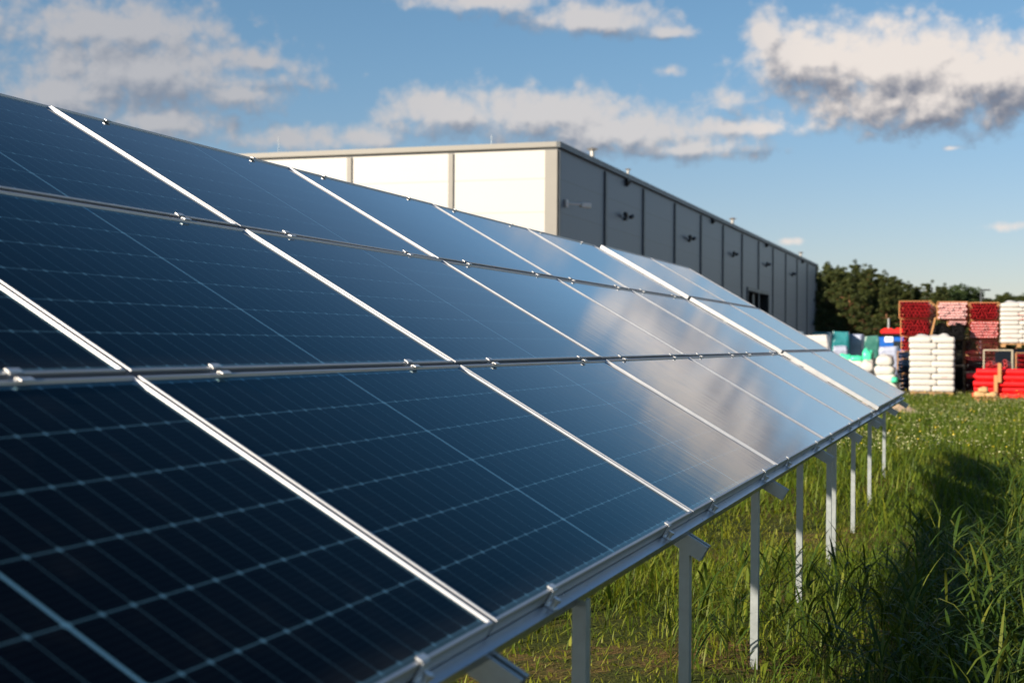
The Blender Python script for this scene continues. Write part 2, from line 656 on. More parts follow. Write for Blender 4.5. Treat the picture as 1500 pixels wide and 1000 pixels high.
M = dict(
    cells=cell_material(),
    frame=plain("anodised_aluminium", (0.52, 0.53, 0.545), 0.50, 1.0, 0.05, 9),
    back=plain("white_backsheet", (0.62, 0.62, 0.60), 0.6, 0.0, 0.06, 4),
    clamp=plain("milled_aluminium", (0.70, 0.70, 0.70), 0.48, 1.0, 0.06, 20),
    galv=plain("galvanised_steel", (0.34, 0.375, 0.385), 0.50, 0.7, 0.22, 22),
    galv_rail=plain("galvanised_rail", (0.36, 0.40, 0.46), 0.30, 1.0, 0.14, 16),
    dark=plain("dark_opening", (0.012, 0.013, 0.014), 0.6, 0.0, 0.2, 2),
    rubber=plain("black_rubber", (0.02, 0.02, 0.02), 0.7, 0.0, 0.2, 8),
    soil=ground_material(),
    paving=plain("worn_paving", (0.16, 0.15, 0.14), 0.9, 0.0, 0.35, 0.9, 0.4, 30, 0.2),
    white_wall=wall_material("white_cladding", (0.47, 0.455, 0.43), (0.31, 0.30, 0.285), 0.23, 1.301, 0.02),
    grey_wall=wall_material("grey_cladding", (0.068, 0.088, 0.122), (0.038, 0.047, 0.062), 0.23, 1.301, 0.08),
    trim_beige=plain("beige_flashing", (0.22, 0.21, 0.19), 0.45, 0.0, 0.06, 2),
    trim_grey=plain("dark_grey_flashing", (0.055, 0.066, 0.075), 0.45, 0.0, 0.10, 2),
    roof=plain("roof_sheet", (0.30, 0.31, 0.32), 0.5, 0.2, 0.1, 1),
    steel_cap=plain("stainless_cowl", (0.62, 0.58, 0.52), 0.35, 0.8, 0.1, 6),
    lamp_dark=plain("black_lamp_housing", (0.02, 0.022, 0.024), 0.4, 0.0, 0.2, 8),
    lamp_light=plain("pale_camera_housing", (0.6, 0.6, 0.58), 0.4, 0.0, 0.1, 8),
    glass_dark=plain("dark_glass", (0.02, 0.025, 0.03), 0.1, 0.0, 0.1, 4),
    bark=plain("pine_bark", (0.20, 0.10, 0.055), 0.9, 0.0, 0.35, 5, 0.6, 14, 0.1),
    red_pipe=plain("red_plastic_pipe", (0.50, 0.012, 0.018), 0.38, 0.0, 0.12, 5),
    bright_red=plain("bright_red_plastic_pipe", (0.72, 0.010, 0.012), 0.36, 0.0, 0.10, 5),
    pink_pipe=plain("sunlit_pink_plastic_pipe", (0.62, 0.24, 0.24), 0.42, 0.0, 0.25, 7),  # red pipe with sunlight put into the colour
    dark_red=plain("shaded_red_plastic_pipe", (0.20, 0.012, 0.018), 0.42, 0.0, 0.2, 5),  # red pipe with the shade of the pile put into the colour
    black_pipe=plain("black_plastic_pipe", (0.013, 0.012, 0.013), 0.42, 0.0, 0.2, 6),
    blue_pipe=plain("navy_plastic_pipe", (0.012, 0.045, 0.12), 0.4, 0.0, 0.2, 6),
    timber=plain("pale_timber", (0.40, 0.21, 0.09), 0.75, 0.0, 0.22, 9, 0.3, 30, 0.2),
    old_timber=plain("weathered_timber", (0.36, 0.21, 0.10), 0.8, 0.0, 0.3, 9, 0.3, 30, 0.2),
    sack=plain("white_plastic_sack", (0.47, 0.455, 0.425), 0.45, 0.0, 0.05, 6, 0.5, 11),
    film=plain("white_stretch_film", (0.46, 0.45, 0.435), 0.3, 0.0, 0.04, 6, 0.5, 9),
    green_sack=plain("green_plastic_sack", (0.05, 0.52, 0.30), 0.4, 0.0, 0.15, 6, 0.5, 11),
    brown_sack=plain("brown_paper_sack", (0.45, 0.27, 0.12), 0.7, 0.0, 0.2, 8, 0.5, 12),
    teal=plain("teal_stretch_film", (0.015, 0.16, 0.18), 0.35, 0.0, 0.45, 3.5, 0.5, 8),
    green_film=plain("dark_green_film", (0.025, 0.13, 0.105), 0.4, 0.0, 0.4, 3.5, 0.5, 8),
    grey_film=plain("grey_lilac_film", (0.27, 0.30, 0.40), 0.4, 0.0, 0.35, 3.5, 0.5, 8),
    lit_bore=plain("pale_lit_bore", (0.66, 0.55, 0.52), 0.5, 0.0, 0.2, 9),  # pale colour standing for sunlight inside the pipes
    print_red=plain("faded_red_print", (0.75, 0.33, 0.30), 0.5, 0.0, 0.2, 15),
    steel_frame=plain("zinc_rack_tube", (0.45, 0.40, 0.30), 0.45, 0.4, 0.2, 10),
    truck_blue=plain("blue_vehicle_paint", (0.010, 0.10, 0.42), 0.3, 0.0, 0.1, 3),
    truck_red=plain("red_vehicle_paint", (0.62, 0.02, 0.015), 0.3, 0.0, 0.1, 3),
    truck_white=plain("white_vehicle_panel", (0.85, 0.85, 0.85), 0.3, 0.0, 0.03, 3),
    orange=plain("orange_steel", (0.62, 0.24, 0.05), 0.5, 0.0, 0.15, 6),
    tarp=plain("navy_tarpaulin", (0.004, 0.007, 0.013), 0.7, 0.0, 0.25, 5, 0.6, 8, 0.1),
    sand=plain("pinkish_sand", (0.46, 0.33, 0.24), 0.95, 0.0, 0.25, 8, 0.6, 30, 0.1),
    grass=leaf_material("grass_blades", (0.038, 0.072, 0.008), (0.088, 0.138, 0.013), (0.20, 0.215, 0.022), 0.40, 0.5, 0.2),
    reed=leaf_material("reed_leaves", (0.018, 0.042, 0.009), (0.042, 0.078, 0.012), (0.14, 0.155, 0.024), 0.32, 0.5, 0.12),
    pine=leaf_material("pine_needles", (0.017, 0.027, 0.008), (0.040, 0.054, 0.014), (0.088, 0.096, 0.024), 0.18, 0.6, 0.2),
    leafy=leaf_material("broad_leaves", (0.018, 0.034, 0.010), (0.034, 0.056, 0.015), (0.060, 0.085, 0.022), 0.25, 0.55, 0.25),
    white_flower=plain("white_petals", (0.50, 0.48, 0.26), 0.7, 0.0, 0.1, 20),
    yellow_flower=plain("yellow_petals", (0.72, 0.52, 0.02), 0.7, 0.0, 0.15, 20),
)

# ------------------------------------------------------------------ ground
P0 = Vector((-0.96606779, 2.85559622, 1.01392)) # lower edge of the array at the near column gap
TILT = 0.524274220
AX = Vector((0, 1, 0))
UPS = Vector((-math.cos(TILT), 0, math.sin(TILT)))
NRM = Vector((math.sin(TILT), 0, math.cos(TILT)))
ROWS = [0.0, 1.02156, 2.05992 - 0.012, 3.0655 - 0.002]


def ground_h(x, y):
    shade_hollow = -0.42 * np.exp(-((x - 1.15) / 0.85) ** 2) / (1 + np.exp((y - 15.0) / 0.9))  # hollow added so the ground and reeds lie in the array's shadow
    return shade_hollow + 0.05 * np.sin(x * 1.3 + 0.4) * np.sin(y * 0.55 + 1.0) + 0.03 * np.sin(x * 3.1 + y * 1.7)


def make_ground():
    xs = np.concatenate([[-3000, -800, -200, -80, -40, -20], np.arange(-12, 12.01, 0.4), [20, 40, 80, 200, 800, 3000]])
    ys = np.concatenate([[-3000, -800, -200, -60, -20, -8], np.arange(-4, 50.01, 0.4), [60, 80, 120, 200, 400, 900, 3000]])
    X, Y = np.meshgrid(xs, ys)
    near = np.clip(1 - np.maximum(np.abs(X) - 8, 0) / 4, 0, 1) * np.clip((46 - Y) / 4, 0, 1) * np.clip((Y + 4) / 3, 0, 1)
    Z = ground_h(X, Y) * near
    V = np.stack([X, Y, Z], -1).reshape(-1, 3)
    nx, ny = len(xs), len(ys)
    i, j = np.meshgrid(np.arange(nx - 1), np.arange(ny - 1))
    a = (j * nx + i).ravel()
    Q = np.stack([a, a + 1, a + 1 + nx, a + nx], 1)
    o = np_mesh("ground", V, Q, M['soil'], smooth=True)
    tag(o, "green and sandy field stretching to the horizon", "ground", kind='structure')


make_ground()
mb = MB()
mb.add([(-60, 47.2, 0.02), (-12, 47.4, 0.02), (-4, 46.8, 0.02), (2, 46.2, 0.02), (14, 46.4, 0.02), (60, 46, 0.02), (60, 120, 0.02), (-15.9, 160, 0.02), (-15.9, 160, 0.02), (-60, 53, 0.02)],
       [tuple(range(8)) + (9,)])
tag(mb.build("yard_pavement", M['paving']), "grey storage yard paving behind the meadow", "pavement", kind='structure')


# ------------------------------------------------------------------ solar panels
def array_matrix(k_y, u, n=0.0):
    o = P0 + AX * k_y + UPS * u + NRM * n
    m = Matrix((AX, UPS, NRM)).transposed().to_4x4()
    m.translation = o
    return m


def panel_frame_mesh():
    prof = [(0.0012, -0.034), (0.0, -0.033), (0.0, 0.0010), (0.0012, 0.0036), (0.0085, 0.0036), (0.0112, -0.0028),
            (0.0115, -0.004), (0.003, -0.006), (0.003, -0.031), (0.022, -0.032), (0.022, -0.034)]
    vs, fs = [], []
    n = len(prof)
    for d, h in prof:
        vs += [(d, d, h), (PL - d, d, h), (PL - d, PW - d, h), (d, PW - d, h)]
    for i in range(n):
        j = (i + 1) % n
        for k in range(4):
            k2 = (k + 1) % 4
            fs.append((i * 4 + k, j * 4 + k, j * 4 + k2, i * 4 + k2))
    mb = MB()
    # outward side faces must face out
    mb.add(vs, [f[::-1] for f in fs])
    return mb


def make_panel():
    root = thing("solar_panel", "", "solar panel")
    panel_frame_mesh().build("frame", M['frame'], root)
    d = 0.0108
    me = bpy.data.meshes.new("glass_face")
    me.from_pydata([(d, d, -0.0028), (PL - d, d, -0.0028), (PL - d, PW - d, -0.0028), (d, PW - d, -0.0028)], [], [(0, 1, 2, 3)])
    uvl = me.uv_layers.new(name="UVMap")
    for li, uvv in zip(range(4), [(d, d), (PL - d, d), (PL - d, PW - d), (d, PW - d)]):
        uvl.data[li].uv = uvv
    me.materials.append(M['cells'])
    g = bpy.data.objects.new("glass_face", me)
    COL.objects.link(g)
    g.parent = root
    b = MB()
    b.add([(d, d, -0.007), (PL - d, d, -0.007), (PL - d, PW - d, -0.007), (d, PW - d, -0.007)], [(3, 2, 1, 0)])
    bo = b.build("backsheet", M['back'], root)
    jb = MB()
    jb.box((PL / 2, PW - 0.09, -0.017), (0.16, 0.07, 0.018), bev=0.004)
    jb.build("junction_box", M['rubber'], bo)
    return root


panel0 = make_panel()
panel_used = False
row_word = ["bottom row", "middle row", "top row"]
near_word = ["column at the photo's lower left edge", "first full column from the camera", "second full column from the camera",
             "third full column from the camera", "fourth full column from the camera", "last column before the wide bright gap"]
far_word = ["first column after the wide bright gap", "far end column of the array"]
COLS = [(-2.115, None), (-2.115 * 0 - 2.115, None)]
columns = []
for k in range(-1, 5):
    columns.append((k * PITCH, near_word[k + 1]))
T2 = 10.83
columns.append((T2, far_word[0]))
columns.append((T2 + PITCH, far_word[1]))
look = {(0, 4): "dark blue solar panel reflecting warm cloud", (0, 3): "solar panel half covered by a warm cloud reflection",
        (1, 4): "solar panel with a pale cloud patch on blue glass", (1, 5): "solar panel greyed by cloud reflection"}
for ci, (y0, cw) in enumerate(columns):
    for r in range(3):
        if ci == 0 and r == 2:
            pass
        p = panel0 if not panel_used else dup(panel0)
        panel_used = True
        mtx = array_matrix(y0 + (PITCH - PL) / 2, ROWS[r] + 0.010, 0.022 if ci >= 6 else 0.0)
        jit = Euler((R(random.uniform(-.10, .10)), R(random.uniform(-.07, .07)), 0)).to_matrix().to_4x4()
        p.matrix_world = mtx @ jit
        kind = "dark navy solar panel" if ci < 3 else ("blue solar panel" if ci < 5 else "pale sky reflecting solar panel")
        tag(p, "%s, %s, %s" % (kind, row_word[r], cw), "solar panel", "solar panels of the tilted array")


# ------------------------------------------------------------------ mounting frame
def make_table(name, label, y_start, n_cols, rafter_ys, posts, rear_posts):
    root = thing(name, label, "mounting frame")
    base = Matrix((AX, UPS, NRM)).transposed().to_4x4()
    base.translation = P0
    root.matrix_world = base
    inv = base.inverted()
    y_end = y_start + n_cols * PITCH
    # purlins under the row gaps, C-profile (local: x along the row, y up slope, z normal)
    for j, u in enumerate(ROWS):
        c = 0.006 if j == 0 else (0.0 if j < 3 else -0.008)
        w, h, tk = 0.054, 0.030, 0.004
        top = -0.037
        prof = [(c - w / 2, top), (c + w / 2, top), (c + w / 2, top - 0.010), (c + w / 2 - tk, top - 0.010), (c + w / 2 - tk, top - tk),
                (c - w / 2 + tk, top - tk), (c - w / 2 + tk, top - h + tk), (c + w / 2, top - h + tk), (c + w / 2, top - h), (c - w / 2, top - h)]
        b = MB()
        b.sweep(prof, (y_start - 0.10 if y_start > 5 else y_start - 0.3, u, 0), (y_end + 0.10, u, 0), (0, 1, 0), (0, 0, 1))
        b.build("purlin", M['galv_rail'], root)
    # rafters: C channels across the slope, under the purlins
    for ry in rafter_ys:
        b = MB()
        w, h, tk = 0.055, 0.056, 0.004
        top = -0.0675
        prof = [(-w / 2, top), (-w / 2 + 0.018, top), (-w / 2 + 0.018, top - tk), (-w / 2 + tk, top - tk), (-w / 2 + tk, top - h + tk), (w / 2 - tk, top - h + tk),
                (w / 2 - tk, top - tk), (w / 2 - 0.018, top - tk), (w / 2 - 0.018, top), (w / 2, top), (w / 2, top - h), (-w / 2, top - h)]
        b.sweep(prof[::-1], (ry, -0.100, 0), (ry, ROWS[3] + 0.10, 0), (1, 0, 0), (0, 0, 1))
        b.build("rafter", M['galv'], root)
    # driven posts: vertical C profiles
    for (py_, px_) in posts + rear_posts:
        top_world = P0 + AX * py_ + Vector((px_, 0, 0))
        # height of the rafter underside above that point
        u = -px_ / math.cos(TILT)
        on_rafter = min(abs(py_ - q) for q in rafter_ys) < 0.045
        zt = (P0 + UPS * u + NRM * (-0.116 if on_rafter else -0.066)).z
        w, d, tk, lip = 0.036, 0.044, 0.003, 0.011
        prof = [(-w / 2, -d / 2), (w / 2, -d / 2), (w / 2, d / 2), (w / 2 - lip, d / 2), (w / 2 - lip, d / 2 - tk), (w / 2 - tk, d / 2 - tk),
                (w / 2 - tk, -d / 2 + tk), (-w / 2 + tk, -d / 2 + tk), (-w / 2 + tk, d / 2 - tk), (-w / 2 + lip, d / 2 - tk), (-w / 2 + lip, d / 2), (-w / 2, d / 2)]
        b = MB()
        b.sweep(prof, (top_world.x, top_world.y, -0.3), (top_world.x, top_world.y, zt), (1, 0, 0), (0, 1, 0))
        b.v = [tuple(inv @ Vector(p)) for p in b.v]
        b.build("post", M['galv'], root)
    # clamps
    clamp_mid = None
    clamp_end = None
    for c in range(n_cols):
        for off in (0.41, 1.695):
            x = y_start + c * PITCH + off
            for j in (1, 2):
                if clamp_mid is None:
                    b = MB()
                    g = 0.011
                    b.box((0, g + 0.0065, 0.0066), (0.044, 0.014, 0.005), bev=0.001)
                    b.box((0, -g - 0.0065, 0.0066), (0.044, 0.014, 0.005), bev=0.001)
                    b.box((0, 0.0085, -0.007), (0.044, 0.003, 0.026))
                    b.box((0, -0.0085, -0.007), (0.044, 0.003, 0.026))
                    b.box((0, 0, -0.019), (0.044, 0.0155, 0.003))
                    b.tube((0, 0, -0.0174), (0, 0, -0.009), 0.0065, n=8)
                    clamp_mid = b.build("mid_clamp", M['clamp'], root)
                    cc = clamp_mid
                else:
                    cc = dup(clamp_mid)
                cc.location = (x + random.uniform(-.02, .02), ROWS[j], 0)
            for j, sgn in ((0, 1), (3, -1)):
                if clamp_end is None:
                    b = MB()
                    b.box((0, 0.0165, 0.0066), (0.036, 0.015, 0.005), bev=0.001)
                    b.box((0, 0.0065, -0.0145), (0.036, 0.003, 0.039))
                    b.box((0, -0.0065, -0.0345), (0.036, 0.026, 0.0035))
                    b.tube((0, -0.009, -0.0328), (0, -0.009, -0.018), 0.007, n=6)
                    b.tube((0, -0.009, -0.0180), (0, -0.009, -0.010), 0.0105, n=6)
                    clamp_end = b.build("end_clamp", M['clamp'], root)
                    cc = clamp_end
                else:
                    cc = dup(clamp_end)
                cc.location = (x + random.uniform(-.02, .02), ROWS[j], 0)
                cc.rotation_euler = (0, 0, 0 if sgn > 0 else math.pi)
    return root


make_table("mounting_frame", "galvanised steel frame carrying the near solar panels on thin posts", -1 * PITCH, 6,
           [0.02, 2.10, 4.17, 6.33, 8.46, 10.45],
           [(0.66, -0.005), (2.10, -0.03), (4.10, -0.095), (6.10, -0.13), (8.05, -0.155), (8.52, -0.168), (10.22, -0.17)],
           [(0.02, -2.15), (4.17, -2.15), (8.46, -2.15)])
make_table("mounting_frame", "galvanised steel frame carrying the last two panel columns", T2, 2,
           [10.95, 12.97, 15.03], [(12.05, -0.17), (14.6, -0.2)], [(12.97, -2.15), (15.03, -2.15)])


# ------------------------------------------------------------------ warehouse
BX, BY0 = -16.0, 54.07
BAY = 0.4605 * 16
BY1 = BY0 + 12 * BAY
BH = 9.44
END_BAY = 4.42
N_END = 12
bw = thing("warehouse", "long warehouse with white end wall and shaded grey side wall", "building", (BX, BY0, 0))
# local coordinates: x to the left is negative, y along the side
LX = -N_END * END_BAY
b = MB()
b.add([(LX, 0, 0), (0, 0, 0), (0, 0, BH - .1), (LX, 0, BH - .1)], [(0, 1, 2, 3)])
b.build("end_wall", M['white_wall'], bw)
dy0, dy1, dz = 5.22 * 16 - BY0 + 0.4 * 16, 5.22 * 16 - BY0 + 1.0 * 16, 4.2
L12 = 12 * BAY
d0 = -BX * 6.29 - BY0      # doorway
d1 = -BX * 6.90 - BY0
dtop = 5.4
b = MB()
b.add([(0, 0, 0), (0, d0, 0), (0, d0, BH - .1), (0, 0, BH - .1), (0, d1, 0), (0, L12, 0), (0, L12, BH - .1), (0, d1, BH - .1),
       (0, d0, dtop), (0, d1, dtop)], [(0, 1, 2, 3), (4, 5, 6, 7), (8, 9, 7, 2)])
b.build("side_wall", M['grey_wall'], bw)
b = MB()
b.add([(LX, L12, 0), (0, L12, 0), (0, L12, BH - .1), (LX, L12, BH - .1)], [(3, 2, 1, 0)])
b.add([(LX, 0, 0), (LX, L12, 0), (LX, L12, BH - .1), (LX, 0, BH - .1)], [(3, 2, 1, 0)])
b.build("rear_wall", M['grey_wall'], bw)
# door recess, with a leaf half open
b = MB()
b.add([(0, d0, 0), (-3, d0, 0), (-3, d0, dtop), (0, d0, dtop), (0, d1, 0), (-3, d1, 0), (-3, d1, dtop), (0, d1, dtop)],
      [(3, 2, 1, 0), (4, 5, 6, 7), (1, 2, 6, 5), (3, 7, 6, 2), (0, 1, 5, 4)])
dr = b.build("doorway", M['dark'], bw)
b = MB()
for z0, z1, ya, yb in ((dtop - .02, dtop + .22, d0 - .2, d1 + .2),):
    b.box((0.03, (ya + yb) / 2, (z0 + z1) / 2), (0.10, yb - ya, z1 - z0))
b.box((0.03, d0 - .1, dtop / 2 - .011), (0.10, .2, dtop - .022))
b.box((0.03, d1 + .1, dtop / 2 - .011), (0.10, .2, dtop - .022))
b.box((-0.4, (d0 + d1) / 2 + .2, dtop / 2), (0.10, .8, dtop - .1))
b.build("door_frame", M['trim_grey'], dr)
b = MB()
b.add([(LX, 0, BH - .12), (0, 0, BH - .12), (0, L12, BH - .12), (LX, L12, BH - .12)], [(0, 1, 2, 3)])
b.build("roof", M['roof'], bw)
b = MB()
b.box((LX / 2 - .0115, -0.06, BH - .10), (-LX, 0.18, 0.20))
b.build("end_fascia", M['trim_beige'], bw)
b = MB()
b.box((0.07, L12 / 2 + .0, BH - .11), (0.16, L12 + .3, 0.22))
b.build("side_fascia", M['trim_grey'], bw)
b = MB()
b.box((-.24, -0.045, (BH - .30) / 2), (0.50, 0.09, BH - .30))
b.build("corner_flashing", M['trim_beige'], bw)
b = MB()
b.box((0.045, 0.09, (BH - .32) / 2), (0.09, 0.2, BH - .32))
b.build("corner_flashing", M['trim_grey'], bw)
pil = None
for i in range(1, 13):
    if pil is None:
        b = MB()
        b.box((0.035, 0, (BH - .32) / 2), (0.07, 0.34, BH - .32))
        pil = b.build("joint_cover", M['trim_grey'], bw)
        c = pil
    else:
        c = dup(pil)
    c.location = (0, i * BAY - (0.17 if i == 12 else 0), 0)
pil = None
for i in range(1, N_END):
    if pil is None:
        b = MB()
        b.box((0, -0.035, (BH - .30) / 2), (0.20, 0.07, BH - .30))
        pil = b.build("end_joint_cover", M['trim_beige'], bw)
        c = pil
    else:
        c = dup(pil)
    c.location = (-i * END_BAY, 0, 0)
# wall lamps: a dark bracket with two floodlight heads
lamp = None
for px, py in ((915, 318), (1009, 350), (1073, 373), (1122, 388), (1160, 402)):
    d = px_dir(px, py)
    q = CAM + d * (BX / d.x)
    if lamp is None:
        b = MB()
        b.box((0.10, 0, -0.15), (0.2, 0.5, 0.22), bev=0.03)
        for s in (-1, 1):
            b.tube((0.1, s * 0.15, -0.15), (0.28, s * 0.75, 0.02), 0.045, n=6)
            b.box((0.32, s * 0.95, 0.10), (0.28, 0.60, 0.26), Euler((0.25 * s, 0.35, 0)).to_matrix(), bev=0.04)
        lamp = b.build("wall_lamp", M['lamp_dark'], bw)
        c = lamp
    else:
        c = dup(lamp)
    c.location = (0.0, q.y - BY0, q.z)
    c.scale = (.6, .6, .6)
vent = None
for px, py in ((917, 268), (1043, 324), (1122, 359), (1175, 383)):
    d = px_dir(px, py)
    q = CAM + d * (BX / d.x)
    if vent is None:
        b = MB()
        b.tube((0, 0, 0), (0.12, 0, 0), 0.17, n=12)
        b.tube((0.121, 0, 0), (0.17, 0, -0.03), 0.20, 0.13, n=12)
        vent = b.build("wall_vent", M['lamp_dark'], bw)
        c = vent
    else:
        c = dup(vent)
    c.location = (0.0, q.y - BY0, q.z)
q = CAM + px_dir(828, 298) * (BX / px_dir(828, 298).x)
b = MB()
b.box((0.05, 0, 0), (0.1, 0.25, 0.3), bev=0.02)
b.tube((0.08, 0.05, 0.0), (0.5, 0.5, 0.0), 0.05, n=6)
b.box((0.62, 0.75, -0.02), (0.22, 0.5, 0.2), Euler((0, 0, -0.6)).to_matrix(), bev=0.03)
o = b.build("security_camera", M['lamp_light'], bw)
o.location = (0, q.y - BY0, q.z)
cowl = None
for px, py, s in ((867.5, 233, 1.0), (920, 256, .6), (1073, 330, 1.0), (1173, 376, 1.0)):
    d = px_dir(px, py)
    q = CAM + d * ((BX - 0.9) / d.x)
    if cowl is None:
        b = MB()
        b.tube((0, 0, -0.55), (0, 0, 0.22), 0.14, n=12)
        b.tube((0, 0, 0.221), (0, 0, 0.30), 0.17, 0.34, n=12)
        b.tube((0, 0, 0.301), (0, 0, 0.38), 0.34, 0.10, n=12)
        cowl = b.build("roof_cowl", M['steel_cap'], bw, smooth=False)
        c = cowl
    else:
        c = dup(cowl)
    c.location = (-0.9, q.y - BY0, BH + .55)
    c.scale = (s * .8, s * .8, s)
rod = None
for px, h in ((408, 1.0), (720, 0.7)):
    d = px_dir(px, 215)
    q = CAM + d * ((BY0 + 1.5) / d.y)
    b = MB()
    b.tube((q.x - BX, 1.5, BH - .12), (q.x - BX, 1.5, BH - .12 + h), 0.012, n=6)
    b.build("lightning_rod", M['galv'], bw)


# ------------------------------------------------------------------ trees
def leaf_cloud(centres, radii, counts, size, rng, squash=0.7, flat=0.0):
    """small leaf-sized quads spread through ellipsoidal clumps"""
    Vs, rn = [], []
    for (c, r, n, tone) in zip(centres, radii, counts, rng.uniform(0, 1, len(centres))):
        d = rng.normal(size=(n, 3))
        d /= np.linalg.norm(d, axis=1, keepdims=True)
        rad = rng.uniform(0.35, 1.0, n) ** 0.6
        p = np.asarray(c) + d * rad[:, None] * r * np.array([1, 1, squash])
        nrm = d + rng.normal(size=(n, 3)) * 0.7
        nrm /= np.linalg.norm(nrm, axis=1, keepdims=True)
        a = np.cross(nrm, rng.normal(size=(n, 3)))
        a /= np.linalg.norm(a, axis=1, keepdims=True) + 1e-6
        bb = np.cross(nrm, a)
        s = size * rng.uniform(0.6, 1.3, n)[:, None]
        Vs.append(np.stack([p - a * s - bb * s * .5, p + a * s - bb * s * .35, p + a * s * .8 + bb * s * .5, p - a * s * .9 + bb * s * .4], 1).reshape(-1, 3))
        t = np.clip(0.25 + 0.5 * tone + rng.normal(0, .16, n), 0, 1)
        rn.append(np.repeat(t, 4))
    V = np.concatenate(Vs)
    Q = np.arange(len(V)).reshape(-1, 4)
    return V, Q, np.concatenate(rn)


def make_pine(seed, h=10.0, full=False):
    rng = np.random.default_rng(seed)
    root = thing("pine_tree", "", "tree")
    b = MB()
    px = [0, 0]
    pts = []
    nseg = 6
    for i in range(nseg + 1):
        z = h * 0.95 * i / nseg
        pts.append(Vector((px[0], px[1], z)))
        px = [px[0] + rng.normal(0, .10), px[1] + rng.normal(0, .10)]
    for i in range(nseg):
        b.tube(pts[i], pts[i + 1], 0.17 * (1 - .8 * i / nseg) + .02, 0.17 * (1 - .8 * (i + 1) / nseg) + .02, n=8, cap=False)
    cen, rad, cnt = [], [], []
    z = h * (0.10 if full else 0.30)
    while z < h * 0.97:
        f = (z / h - 0.1) / 0.9
        reach = (2.5 * (1 - f) ** 0.9 + 0.22) * rng.uniform(.75, 1.15)
        if f < .25:
            reach *= 0.85
        nl = int(rng.integers(4, 7))
        a0 = rng.uniform(0, 6.28)
        tp = pts[min(nseg, int(z / (h * .95) * nseg))]
        for k in range(nl):
            a = a0 + 6.28 * k / nl + rng.normal(0, .3)
            ln = reach * rng.uniform(.55, 1.1)
            e = Vector((tp.x + math.cos(a) * ln, tp.y + math.sin(a) * ln, z + ln * rng.uniform(.1, .45)))
            b.tube((tp.x, tp.y, z), e, 0.045, 0.012, n=5, cap=False)
            for q in (0.35, 0.6, 0.8, 0.98, 1.1):
                if rng.random() < .14:
                    continue
                c = Vector((tp.x, tp.y, z)).lerp(e, q) + Vector(rng.normal(0, .20, 3))
                cen.append(tuple(c))
                rr = rng.uniform(.20, .44) * (0.7 + 0.5 * (1 - f))
                rad.append(rr)
                cnt.append(int(95 * rr / .4))
        z += rng.uniform(.45, .8)
    cen += [(pts[-1].x, pts[-1].y, h * .985), (pts[-1].x, pts[-1].y, h * .94)]
    rad += [.22, .35]
    cnt += [30, 40]
    b.build("trunk", M['bark'], root, smooth=True)
    V, Q, rn = leaf_cloud(cen, rad, cnt, 0.068, rng, 0.8)
    np_mesh("crown", V, Q, M['pine'], rn, root)
    return root


def make_leafy(seed, h=10.0):
    rng = np.random.default_rng(seed)
    root = thing("broadleaf_tree", "", "tree")
    b = MB()
    b.tube((0, 0, 0), (0.1, 0, h * .4), .22, .15, n=8, cap=False)
    cen, rad, cnt = [], [], []
    for k in range(46):
        th, ph = rng.uniform(0, 6.28), math.acos(rng.uniform(-.75, 1))
        rr = rng.uniform(.55, 1.0)
        c = (math.sin(ph) * math.cos(th) * 2.9 * rr, math.sin(ph) * math.sin(th) * 2.9 * rr, h * .58 + math.cos(ph) * h * .36 * rr)
        if k % 3 == 0:
            b.tube((0.1, 0, h * .38), c, .07, .015, n=5, cap=False)
        cen.append(c)
        r_ = rng.uniform(.6, 1.15)
        rad.append(r_)
        cnt.append(int(300 * r_))
    b.build("trunk", M['bark'], root, smooth=True)
    V, Q, rn = leaf_cloud(cen, rad, cnt, 0.13, rng, 0.85)
    np_mesh("crown", V, Q, M['leafy'], rn, root)
    return root


pines = [(make_pine(21), 10), (make_pine(33, 10, True), 10), (make_pine(45), 10), (make_pine(58, 10, True), 10)]
leafies = [(make_leafy(7), 10), (make_leafy(9), 10)]
used = set()


def plant(px, ptop, y, kind, label, group, wide=1.0):
    lst = leafies if kind == 'leafy' else pines
    free = [q for q in range(len(lst)) if (kind == 'leafy', q) not in used]
    i = free[0] if free else random.randrange(len(lst))
    base, h0 = lst[i]
    key = (kind == 'leafy', i)
    o = base if key not in used else dup(base)
    used.add(key)
    top = on_y(px, ptop, y)
    s = top.z / h0
    o.location = (top.x, top.y, 0)
    o.scale = (s * wide, s * wide, s)
    o.rotation_euler = (0, 0, random.uniform(0, 6.28))
    tag(o, label, "tree", group)
    return o


# front pines standing in the light
FP = [(1203, 398, 150, "pine tree hugging the far end of the grey warehouse"),
      (1226, 399, 92, "sunlit pine tree, second from the warehouse end"),
      (1247, 402, 84, "full sunlit pine tree with bare brown limbs showing"),
      (1269, 414, 88, "low sunlit pine tree at the front of the forest edge"),
      (1297, 418, 100, "shaded pine tree behind the blue machine")]
for px, pt, y, lab in FP:
    plant(px, pt, y, 'pine', lab, "pines of the forest edge", 1.05)
tops = [(1186, 382), (1197, 386), (1213, 382), (1223, 391), (1232, 388), (1243, 392), (1253, 388), (1265, 393), (1276, 394), (1288, 402), (1297, 404),
        (1306, 406), (1320, 408), (1333, 411), (1345, 419), (1358, 416), (1372, 418), (1382, 420)]
for i, (px, pt) in enumerate(tops):
    plant(px, pt, 142 + i * 2.2 + random.uniform(-4, 6), 'pine', "dark pine tree in the dense row behind the stacked red pipes", "pines of the dense row", 0.95)
for i in range(34):
    px = 1190 + i * 6.2
    plant(px, np.interp(px, [1190, 1290, 1345, 1420], [398, 412, 427, 433]) + random.uniform(0, 10), 150 + i * 1.7 + random.uniform(-3, 6), 'pine',
          "dark pine tree in the dense row behind the stacked red pipes", "pines of the dense row", 1.2)
